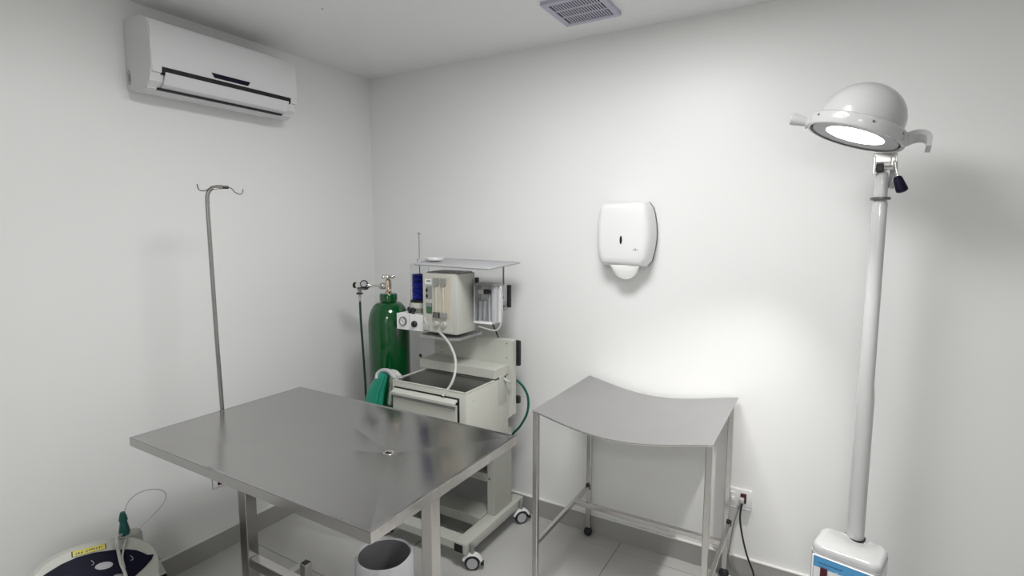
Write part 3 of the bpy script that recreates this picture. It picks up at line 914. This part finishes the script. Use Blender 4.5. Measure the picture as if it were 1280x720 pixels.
# regulator reaching left
pv = cc + Vector((0, 0, 1.298))
d = Vector((at(444, 355, 'y', -0.42).x - cc.x, -0.06, 0)).normalized()
t = B()
cyl(t, pv + d * 0.012, pv + d * 0.050, 0.016, 18)
lathe(t, [(0.021, 0.026), (0.021, 0.040)], pv, d, 6)
cyl(t, pv + d * 0.050, pv + d * 0.105, 0.007, 14)
lathe(t, [(0.008, 0.100), (0.012, 0.112), (0.018, 0.120)], pv, d, 18)
cyl(t, pv + d * 0.118, pv + d * 0.196, 0.016, 20)
reg = obj('regulator', t, 'chrome', gcyl, smooth=True, label='chrome regulator with a small round gauge')
obj('end_cap', lathe(B(), [(0.0165, 0.192), (0.017, 0.194), (0.017, 0.208), (0.015, 0.210)], pv, d, 20), 'black', reg, smooth=True)
gq = pv + d * 0.132 + Vector((0, -0.016, 0.010))
dd = Vector((0.55, -0.83, 0.08)).normalized()
obj('gauge_case', lathe(B(), [(0.0215, 0), (0.0215, 0.012), (0.018, 0.014), (0.018, 0.010)], gq, dd, 26), 'black', reg, smooth=True)
obj('gauge_face', lathe(B(), [(0.0155, 0.010), (0.0155, 0.0145)], gq, dd, 24), 'light_grey', reg)
obj('lower_body', box(B(), pv + d * 0.155 + Vector((-0.03, -0.017, -0.024)), pv + d * 0.155 + Vector((0.03, 0.012, -0.014)), 0.003), 'dark_steel', reg)
nz = pv + d * 0.176
t = B()
cyl(t, nz + Vector((0, 0, -0.018)), nz + Vector((0, 0, -0.040)), 0.010, 14)
obj('hose_nipple', t, 'grey_plastic', reg, smooth=True)
obj('hose_nut', lathe(B(), [(0.018, -0.050), (0.019, -0.046), (0.018, -0.042)], nz, n=18), 'black', reg, smooth=True)
t = B()
cyl(t, nz + Vector((0, 0, -0.050)), nz + Vector((0.001, 0, -0.095)), 0.008, 14, 0.006)
obj('hose_tail', t, 'light_grey', reg, smooth=True)
t = B()
hz = nz + Vector((0.001, 0, -0.09))
tube(t, [hz, hz + Vector((0.004, -0.002, -0.10)), hz + Vector((0.018, -0.004, -0.30)), hz + Vector((0.030, -0.006, -0.50)), hz + Vector((0.034, -0.01, -0.70)), hz + Vector((0.03, -0.01, -0.95)), (hz.x + 0.03, hz.y, 0.05), (hz.x + 0.07, hz.y - 0.08, 0.0065), (hz.x + 0.2, hz.y - 0.09, 0.0065)], 0.0062, 10, 6)
obj('hose', t, 'dark_hose', gcyl, smooth=True)

# ------------------------------------------------------------------ green breathing bag hanging at the machine's left
yb = -0.60
bag = thing('breathing_bag', 'teal green rubber breathing bag with a grey cuff hanging left of the machine', 'breathing bag', at(478, 500, 'y', yb))
bc1 = [at(x, y, 'y', yb) for x, y in ((480, 466), (476, 474), (471, 486), (468, 500), (466, 518), (466, 535))]
bm = B()
rr = [0.028, 0.040, 0.050, 0.055, 0.055, 0.040]
rings = []
path = smooth_path(bc1, 5)
for i, p in enumerate(path):
    u = i / (len(path) - 1)
    f = u * 5
    k = min(4, int(f))
    r0 = rr[k] + (rr[k + 1] - rr[k]) * (f - k)
    ring = []
    for q in range(28):
        a = 2 * math.pi * q / 28
        fold = 1 - 0.42 * math.exp(-((math.degrees(a) - 302) / 8) ** 2) - 0.25 * math.exp(-((math.degrees(a) - 335) / 8) ** 2) + 0.03 * math.sin(5 * a)
        ring.append(bm.verts.new(p + Vector((math.cos(a) * r0 * fold, math.sin(a) * r0 * 0.62 * fold, 0))))
    rings.append(ring)
for a_, b_ in zip(rings, rings[1:]):
    for q in range(28):
        bm.faces.new((a_[q], a_[(q + 1) % 28], b_[(q + 1) % 28], b_[q]))
bm.faces.new(list(reversed(rings[0])))
bm.faces.new(rings[-1])
obj('bag', bm, 'teal', bag, smooth=True, angle=80)
t = B()
tube(t, [at(470, 474, 'y', yb - 0.03), at(472, 467, 'y', yb - 0.01), at(478, 463, 'y', yb), at(486, 464, 'y', yb), at(492, 470, 'y', yb - 0.01), at(496, 474, 'y', yb + 0.01)], 0.014, 12, 5, radii=(0.008, 0.014))
obj('cuff', t, 'light_grey', bag, smooth=True)
t = B()
tube(t, [at(484, 465, 'y', yb + 0.02), at(493, 466, 'y', yb + 0.02), at(499, 471, 'y', yb + 0.03), at(503, 475, 'y', yb + 0.06)], 0.016, 12, 5)
obj('collar', t, 'hose', bag, smooth=True)
t = B()
tube(t, [at(487, 474, 'y', yb - 0.03), at(487, 484, 'y', yb - 0.035), at(484.5, 500, 'y', yb - 0.035), at(486, 506, 'y', yb - 0.035), at(490, 504, 'y', yb - 0.035), at(489, 490, 'y', yb - 0.035), at(488, 478, 'y', yb - 0.03)], 0.0018, 6, 5)
obj('wire_loop', t, 'dark_steel', bag, smooth=True)
t = B()
tube(t, [at(490, 470, 'y', yb), at(489, 486, 'y', yb), at(487, 505, 'y', yb)], 0.008, 8, 5)
obj('strap', t, 'hose', bag, smooth=True)
t = B()
cyl(t, at(501, 473, 'y', yb + 0.05), (0.730, -0.50, 0.80), 0.010, 12)
obj('mount_arm', t, 'dark_steel', bag, smooth=True)

# ------------------------------------------------------------------ examination lamp
ex = thing('examination_lamp', 'white floor-standing examination lamp with a lit domed head on a tall pole', 'lamp', (2.696, -0.28, 0))
plx, ply = 2.698, -0.282
t = B()
lathe(t, [(0.0295, 0.06), (0.0285, 1.00), (0.0240, 1.06), (0.0225, 1.70), (0.020, 1.712)], (plx, ply, 0), n=28)
pole = obj('pole', t, 'enamel', ex, smooth=True)
t = lathe(B(), [(0.022, 1.712), (0.030, 1.713), (0.030, 1.722), (0.022, 1.723)], (plx, ply, 0), n=24)
obj('pole_ring', t, 'dark_steel', pole, smooth=True)
t = lathe(B(), [(0.020, 1.722), (0.020, 1.79), (0.017, 1.806), (0.008, 1.812)], (plx, ply, 0), n=24)
obj('sleeve', t, 'enamel', pole, smooth=True)
# base housing with control label
ang = math.radians(-13)
mb = Matrix.Translation((2.680, -0.360, 0)) @ Matrix.Rotation(ang, 4, 'Z')
hw_, hd_ = 0.108, 0.086


def rrect(hw, hd, r, z, n=6, notch=0.0):
    pts = []
    for cx_, cy_, a0 in ((hw - r, -hd + r, -90), (hw - r, hd - r, 0)):
        for k in range(n + 1):
            a = math.radians(a0 + 90 * k / n)
            pts.append((cx_ + r * math.cos(a), cy_ + r * math.sin(a), z))
    if notch:
        # bite for the pole in the rear edge
        for k in range(9):
            a = math.radians(180 * k / 8)
            pts.append((0.014 + notch * math.cos(a), hd - 0.040 * math.sin(a), z))
    for cx_, cy_, a0 in ((-hw + r, hd - r, 90), (-hw + r, -hd + r, 180)):
        for k in range(n + 1):
            a = math.radians(a0 + 90 * k / n)
            pts.append((cx_ + r * math.cos(a), cy_ + r * math.sin(a), z))
    return [mb @ Vector(p) for p in pts]


bt = 0.478
bx_ = obj('base_housing', loft(B(), [rrect(hw_ - .004, hd_ - .004, 0.03, 0.16, notch=0.034), rrect(hw_, hd_, 0.032, 0.18, notch=0.034), rrect(hw_, hd_, 0.032, bt - 0.03, notch=0.034)]), 'enamel', ex, smooth=True, angle=50)
obj('base_lid', loft(B(), [rrect(hw_ - 0.002, hd_ - 0.002, 0.032, bt - 0.029, notch=0.034), rrect(hw_ - 0.002, hd_ - 0.002, 0.032, bt - 0.014, notch=0.034), rrect(hw_ - 0.006, hd_ - 0.006, 0.032, bt - 0.004, notch=0.034), rrect(hw_ - 0.014, hd_ - 0.012, 0.030, bt, notch=0.034)]), 'enamel', ex, smooth=True, angle=50)
t = B()
box(t, (-hw_ + 0.010, -hd_ - 0.008, 0.20), (hw_ - 0.010, -hd_ + 0.004, bt - 0.034), 0.004, mx=mb)
fp = obj('front_panel', t, 'white_plastic', ex, smooth=True)
Q = lambda n, x0, x1, z0, z1, d_, m_: obj(n, box(B(), (x0, -hd_ - 0.008 - d_, z0), (x1, -hd_ - 0.0075, z1), mx=mb), m_, fp)
lx0, lx1, lz1 = -hw_ + 0.018, hw_ - 0.018, bt - 0.036
Q('label_border', lx0 - 0.0015, lx1 + 0.0015, 0.235, lz1 + 0.0015, 0.0006, 'ink')
Q('label_white_field', lx0, lx1, 0.237, lz1 - 0.038, 0.0012, 'label_white')
Q('label_blue_field', lx0, lx1, lz1 - 0.038, lz1, 0.0012, 'blue_label')
rs = obj('power_switch', box(B(), (lx0 + 0.022, -hd_ - 0.014, lz1 - 0.075), (lx0 + 0.044, -hd_ - 0.008, lz1 - 0.034), 0.001, mx=mb), 'red', ex, label='dark red rocker switch')
t = B()
x = lx0 + 0.014
while x < lx0 + 0.088:
    w_ = random.uniform(0.002, 0.006)
    box(t, (x, -hd_ - 0.0098, lz1 - 0.0215), (x + w_, -hd_ - 0.0091, lz1 - 0.018), mx=mb)
    x += w_ + 0.0012
obj('small_print', t, 'ink', fp, kind='stuff')
t = B()
x = lx0 + 0.066
while x < lx0 + 0.125:
    w_ = random.uniform(0.0025, 0.005)
    box(t, (x, -hd_ - 0.0098, lz1 - 0.047), (x + w_ * 0.5, -hd_ - 0.0091, lz1 - 0.036 + random.uniform(-0.004, 0.003)), mx=mb)
    x += w_
obj('small_print', t, 'label_white', fp, kind='stuff')
obj('pole_gasket', lathe(B(), [(0.0292, bt - 0.008), (0.034, bt - 0.008), (0.034, bt - 0.003), (0.0292, bt - 0.003)], (plx, ply, 0), n=28, caps=False), 'black', pole)
# five-foot base on castors (below the frame)
obj('hub', lathe(B(), [(0.05, 0.05), (0.06, 0.06), (0.06, 0.16), (0.04, 0.18)], (plx, ply, 0), n=24), 'enamel', ex, smooth=True)
for k in range(5):
    a = math.radians(72 * k - 100)
    e = Vector((math.cos(a), math.sin(a), 0))
    L = 0.19 if e.y > 0.3 else 0.24
    t = B()
    tube(t, [Vector((plx, ply, 0.10)) + e * 0.03, Vector((plx, ply, 0.09)) + e * L * 0.6, Vector((plx, ply, 0.07)) + e * L], 0.016, 10, 4)
    f_ = obj('foot', t, 'enamel', ex, smooth=True)
    t = B()
    pcs = Vector((plx, ply, 0.025)) + e * L
    lathe(t, [(0.018, -0.010), (0.025, -0.008), (0.025, 0.008), (0.018, 0.010)], pcs, Vector((-e.y, e.x, 0)), 18)
    cyl(t, pcs, pcs + Vector((0, 0, 0.05)), 0.006, 8)
    obj('castor', t, 'rubber', f_, smooth=True)

# head
hc = at(1067.0, 172, 'y', -0.425)
A = Vector((0.35, 0.10, 1.0)).normalized()
RR = 0.1445
t = B()
prof = [(0.136, 0.0), (RR, 0.0), (RR + 0.002, 0.004), (RR, 0.036), (RR - 0.005, 0.041), (0.122, 0.043)]
ringo = obj('rim_ring', lathe(t, prof, hc, A, 56, caps=False), 'enamel', ex, smooth=True, angle=40)
prof = [(0.1235, 0.030), (0.1235, 0.058)]
for k in range(1, 15):
    a = math.radians(90 * k / 14)
    prof.append((0.1235 * math.cos(a), 0.058 + 0.116 * math.sin(a)))
obj('dome', lathe(B(), prof, hc, A, 56, caps=False), 'enamel', ex, smooth=True, angle=60)
u_, v_, _ = frame_of(A)
obj('rim_gap', lathe(B(), [(0.126, 0.010), (0.138, 0.010), (0.138, 0.014), (0.126, 0.014)], hc, A, 56, caps=False), 'dark_gap', ringo)
obj('face_ring', lathe(B(), [(0.088, 0.006), (0.128, 0.004), (0.129, 0.009), (0.088, 0.012)], hc, A, 56, caps=False), 'light_grey', ex, smooth=True)
obj('lamp_glass', lathe(B(), [(0.0, 0.005), (0.06, 0.005), (0.088, 0.007), (0.088, 0.012), (0.0, 0.012)], hc, A, 48, caps=False), 'lamp_glass', ex)
for sx_ in (-1,):
    pass
for dx, dy in ((-0.8, -0.55), (-0.35, -0.9), (0.25, -0.97), (0.85, -0.5)):
    e = (u_ * (Vector((dx, dy, 0)).dot(u_)) + v_ * (Vector((dx, dy, 0)).dot(v_))).normalized()
    obj('screw', lathe(B(), [(0.004, 0), (0.003, 0.003)], hc + e * (RR) + A * 0.025, e, n=10), 'dark_steel', ringo)
sideR = (Vector((1, 0.05, 0)) - A * A.dot(Vector((1, 0.05, 0)))).normalized()
sideL = -sideR
# left grip: stout knob on a short stem
t = B()
b0 = hc + A * 0.022
lathe(t, [(0.012, 0.136), (0.012, 0.142), (0.021, 0.144), (0.021, 0.150), (0.014, 0.153), (0.0165, 0.170), (0.019, 0.186), (0.0195, 0.200), (0.015, 0.203)], b0 - A * 0.006, (sideL - A * 0.02).normalized(), 20)
obj('handle', t, 'enamel', ex, smooth=True)
# right grip: a curved arm
t = B()
p0 = hc + A * 0.024
pts = [p0 + sideR * 0.134, p0 + sideR * 0.156 + A * 0.020, p0 + sideR * 0.178 + A * 0.028, p0 + sideR * 0.196 + A * 0.022, p0 + sideR * 0.205 - A * 0.006]
Pp = smooth_path(pts, 6)
bm = B()
prev = None
for i, p in enumerate(Pp):
    tt = (Pp[min(i + 1, len(Pp) - 1)] - Pp[max(0, i - 1)]).normalized()
    nrm = tt.cross(Vector((0, 1, 0))).normalized()
    wd = 0.022 * (1 - 0.35 * i / len(Pp))
    row = [bm.verts.new(p + nrm * 0.007 * a_ + (Vector((0, 0.8, -0.6))) * wd * b_) for a_, b_ in ((-1, -1), (1, -1), (1, 1), (-1, 1))]
    if prev:
        for q in range(4):
            bm.faces.new((prev[q], prev[(q + 1) % 4], row[(q + 1) % 4], row[q]))
    else:
        bm.faces.new(row)
    prev = row
bm.faces.new(list(reversed(prev)))
obj('handle', bev_all(bm, 0.003, 2, 40), 'enamel', ex, smooth=True, angle=50)
obj('hinge_block', box(B(), p0 + Vector((0.096, -0.075, -0.052)), p0 + Vector((0.122, -0.045, -0.020)), 0.003), 'light_grey', ex)
# yoke between the pole and the head
yk = B()
box(yk, (plx - 0.030, ply - 0.020, 1.800), (plx - 0.022, ply + 0.020, 1.862), 0.002)
box(yk, (plx + 0.020, ply - 0.020, 1.826), (plx + 0.034, ply + 0.020, 1.866), 0.003)
cyl(yk, (plx - 0.030, ply, 1.822), (plx + 0.040, ply, 1.822), 0.009, 14)
box(yk, (plx - 0.030, ply - 0.016, 1.838), (plx + 0.040, ply + 0.016, 1.872), 0.003)
yo = obj('yoke', yk, 'chrome', ex)
obj('yoke_block', box(B(), (plx - 0.020, ply - 0.024, 1.806), (plx + 0.002, ply - 0.010, 1.836), 0.003), 'black', yo)
t = B()
tube(t, [(plx + 0.030, ply + 0.012, 1.85), (plx + 0.034, ply + 0.022, 1.80), (plx + 0.026, ply + 0.020, 1.752)], 0.012, 12, 5)
obj('counter_arm', t, 'enamel', ex, smooth=True)
l0 = Vector((plx + 0.030, ply - 0.026, 1.842))
l1 = at(1122, 222, 'y', ply - 0.03)
l2 = at(1128, 239, 'y', ply - 0.035)
t = B()
cyl(t, l0, l1, 0.0042, 12)
lev = obj('lever', t, 'chrome', ex, smooth=True)
t = lathe(B(), [(0.009, -0.004), (0.013, 0.002), (0.018, 0.040), (0.017, 0.048), (0.010, 0.052)], l1, l2 - l1, 16)
obj('lever_grip', t, 'navy', lev, smooth=True)
# the light itself
sd = bpy.data.lights.new('lamp_bulb', 'SPOT')
sd.energy = BULB_W
sd.color = BULB_COL
sd.spot_size = math.radians(82)
sd.spot_blend = 1.0
sd.shadow_soft_size = 0.022
so = bpy.data.objects.new('lamp_bulb', sd)
COL.objects.link(so)
so.parent = ex
so.matrix_world = Matrix.Translation(hc - A * 0.012) @ Vector(A).to_track_quat('Z', 'Y').to_matrix().to_4x4()
so.location = (hc - A * 0.012) - ORIGIN[ex]

# ------------------------------------------------------------------ waste bin with liner
wb = Vector((1.045, -1.030, 0))
bn = thing('waste_bin', 'round dark waste bin on the floor under the steel table corner', 'waste bin', wb)
t = lathe(B(), [(0.082, 0.0), (0.086, 0.004), (0.108, 0.272), (0.110, 0.276), (0.106, 0.276), (0.103, 0.272), (0.082, 0.010), (0.0, 0.008)], wb, n=40, caps=False)
obj('bucket', t, 'bin', bn, smooth=True)
bm = B()
n = 60
prof = [(0.1035, 0.262), (0.1040, 0.268), (0.1065, 0.278), (0.1105, 0.283), (0.1155, 0.274), (0.114, 0.20), (0.110, 0.13), (0.106, 0.085)]
rings = []
for pi_, (r_, z_) in enumerate(prof):
    ring = []
    for k in range(n):
        a = 2 * math.pi * k / n
        wv = 0.0
        if pi_ > 3:
            wv = (0.005 * abs(math.sin(6.5 * a + pi_ * 0.35)) + 0.0025 * math.sin(17 * a + pi_)) * (pi_ - 3) / 2.0
        if pi_ < 2:
            wv = 0.0
        zz = z_ + (0.010 * math.sin(3 * a + 1) if pi_ == 7 else 0) + (0.004 * math.sin(2 * a + 0.5) + 0.002 * math.sin(5 * a) if pi_ == 3 else 0)
        ring.append(bm.verts.new(wb + Vector((math.cos(a) * (r_ + wv), math.sin(a) * (r_ + wv), zz))))
    rings.append(ring)
for a_, b_ in zip(rings, rings[1:]):
    for q in range(n):
        bm.faces.new((a_[q], a_[(q + 1) % n], b_[(q + 1) % n], b_[q]))
lin = obj('bin_liner', bm, 'liner', smooth=True, angle=80)
tag(lin, 'thin translucent plastic bag lining the round waste bin and folded over it', 'bag')

# ------------------------------------------------------------------ oxygen concentrator at the lower left
oc = thing('oxygen_concentrator', 'white oxygen concentrator with a curved navy control panel at the left wall', 'medical machine', (0.27, -1.77, 0))
KX, KZ = 0.470, 0.320                       # front knee of the sloping panel plane
SL = 0.95                                   # slope: z rises SL per metre towards the wall


def slope(x, y):
    """point of the sloping panel plane seen at pixel x, y"""
    d_ = RT * ((x - 640) / F_PX) - UP * ((y - 360) / F_PX) + FW
    # z = KZ + (KX - x) * SL
    t_ = (KZ + KX * SL - CAM.z - CAM.x * SL) / (d_.z + d_.x * SL)
    return CAM + d_ * t_


NRM = Vector((SL, 0, 1)).normalized()
outer = [slope(x, y) for x, y in ((30, 736), (48, 714), (68, 699), (95, 687), (125, 679), (150, 675), (172, 675), (186, 680), (194, 688), (198, 700), (198, 722))]
outer = smooth_path(outer, 4)
bm = B()
secs = []
for p in outer:
    xb = 0.075
    secs.append([bm.verts.new(q) for q in ((KX - 0.01, p.y, 0.03), (KX, p.y, 0.06), (KX, p.y, min(KZ, p.z - 0.001)), (max(p.x, 0.2), p.y, p.z), (max(p.x, 0.2) - 0.022, p.y, p.z + 0.002), (max(p.x, 0.2) - 0.045, p.y, p.z - 0.018), (max(p.x, 0.2) - 0.085, p.y, p.z - 0.085), (0.085, p.y, 0.03))])
for a_, b_ in zip(secs, secs[1:]):
    for q in range(8):
        bm.faces.new((a_[q], a_[(q + 1) % 8], b_[(q + 1) % 8], b_[q]))
bm.faces.new(secs[0])
bm.faces.new(list(reversed(secs[-1])))
bodyo = obj('body', bm, 'beige_light', oc, smooth=True, angle=32)
t = B()
for x, y in ((0.13, -1.66), (0.13, -1.90), (0.42, -1.66), (0.42, -1.90)):
    t = B()
    cyl(t, (x, y, 0.0), (x, y, 0.035), 0.02, 14)
    obj('foot', t, 'rubber', oc, smooth=True)
pan = [(44, 727), (58, 717), (76, 706), (96, 697), (118, 691), (140, 688), (158, 687), (170, 688), (178, 691), (184, 694), (192, 693.5), (189, 700), (181, 709), (168, 721), (160, 732), (100, 745)]
panp = [slope(x, y) - NRM * 0.003 for x, y in pan]
cp = obj('control_panel', prism(B(), panp, NRM * 0.006), 'navy', oc)
ell = []
for k in range(24):
    a = 2 * math.pi * k / 24
    x, y = 11.5 * math.cos(a), 4.4 * math.sin(a)
    c_, s_ = math.cos(math.radians(-12)), math.sin(math.radians(-12))
    ell.append(slope(129.5 + x * c_ - y * s_, 708 + x * s_ + y * c_) + NRM * 0.003)
obj('button', prism(B(), ell, NRM * 0.003), 'light_grey', cp)
ell = [slope(150 + 9 * math.cos(2 * math.pi * k / 16), 722 + 4 * math.sin(2 * math.pi * k / 16)) + NRM * 0.003 for k in range(16)]
obj('button', prism(B(), ell, NRM * 0.002), 'grey_plastic', cp)
for cx_, cy_, s_ in ((115, 704, 1), (164, 698, 1)):
    t = B()
    tube(t, [slope(cx_ - 1.5, cy_ - 3) + NRM * .0035, slope(cx_ + 1, cy_ - 1) + NRM * .0035, slope(cx_ + 2, cy_ + 1.5) + NRM * .0035, slope(cx_ - 1, cy_ + 3) + NRM * .0035], 0.0009, 6, 4)
    obj('symbol', t, 'light_grey', cp)
# yellow sticker above the panel
lab = [(91, 696.5), (90.5, 690), (131, 680), (131.5, 686)]
labp = [slope(x, y) + NRM * 0.001 for x, y in lab]
st = obj('sticker', prism(B(), [p + (p - sum(labp, Vector()) / 4) * 0.07 - NRM * 0.0005 for p in labp], NRM * 0.001), 'black', oc)
obj('sticker_face', prism(B(), labp, NRM * 0.0012), 'yellow', st)
t = B()
random.seed(3)
for k in range(11):
    fx = 0.10 + 0.078 * k
    if k in (3,):
        continue
    for q in range(2):
        up = 0.50 if k > 4 else 0.38
        a_ = labp[0].lerp(labp[3], fx + 0.012 * q)
        b_ = labp[1].lerp(labp[2], fx + 0.012 * q)
        p1 = a_.lerp(b_, up - 0.13 + random.uniform(-.05, .05)) + NRM * 0.0016
        p2 = a_.lerp(b_, up + 0.16 + random.uniform(-.05, .05)) + (labp[3] - labp[0]) * random.uniform(-0.02, 0.03) + NRM * 0.0016
        tube(t, [p1, p2], 0.0011, 5, raw=True)
obj('lettering', t, 'ink', st, kind='stuff')
# humidifier outlet at the back
hb = at(164, 666, 'x', 0.25)
t = lathe(B(), [(0.036, -0.10), (0.036, -0.010), (0.030, 0.004), (0.012, 0.008)], hb, n=20)
obj('bottle_cap', t, 'beige', oc, smooth=True)
can = thing('oxygen_tube', 'thin clear oxygen tube with a dark teal connector looped above the concentrator', 'tube', at(155, 668, 'x', 0.30))
cpnt = lambda x, y, v=0.30: at(x, y, 'x', v)
t = B()
lathe(t, [(0.016, 0), (0.019, 0.012), (0.014, 0.040), (0.012, 0.052), (0.015, 0.060), (0.012, 0.075), (0.008, 0.090)], cpnt(156, 668), Vector((0, -0.02, 1)), 14)
ball(t, cpnt(152.5, 655) + Vector((0.004, 0, 0)), 0.009, 10)
obj('connector', t, 'teal_connector', can, smooth=True)
t = B()
tube(t, [cpnt(155, 649), cpnt(155.5, 641), cpnt(159, 630), cpnt(167, 620.5), cpnt(179, 614), cpnt(193, 611.5), cpnt(203, 613), cpnt(207.5, 618), cpnt(206, 626), cpnt(198, 637), cpnt(184, 651), cpnt(170, 665, 0.26)], 0.0018, 8, 6)
obj('thin_tube', t, 'hose', can, smooth=True)
cyl_b = B()
cyl(cyl_b, cpnt(155.2, 650), cpnt(155.2, 641), 0.005, 10, 0.003)
obj('tube_sleeve', cyl_b, 'light_grey', can, smooth=True)
t = B()
tube(t, [cpnt(154, 667), cpnt(148, 671, 0.33), cpnt(146, 678, 0.37), slope(147, 692) + NRM * 0.012, slope(150, 706) + NRM * 0.012, slope(156, 728) + NRM * 0.014, (0.49, -1.76, 0.28), (0.50, -1.76, 0.12), (0.52, -1.74, 0.006), (0.56, -1.70, 0.006)], 0.0055, 10, 6)
obj('thick_tube', t, 'hose', can, smooth=True)
t = B()
tube(t, [cpnt(160, 670), cpnt(156, 678, 0.36), slope(153, 690) + NRM * 0.010, slope(152, 700) + NRM * 0.010, slope(155, 712) + NRM * 0.010], 0.0035, 8, 6)
obj('side_tube', t, 'hose', can, smooth=True)
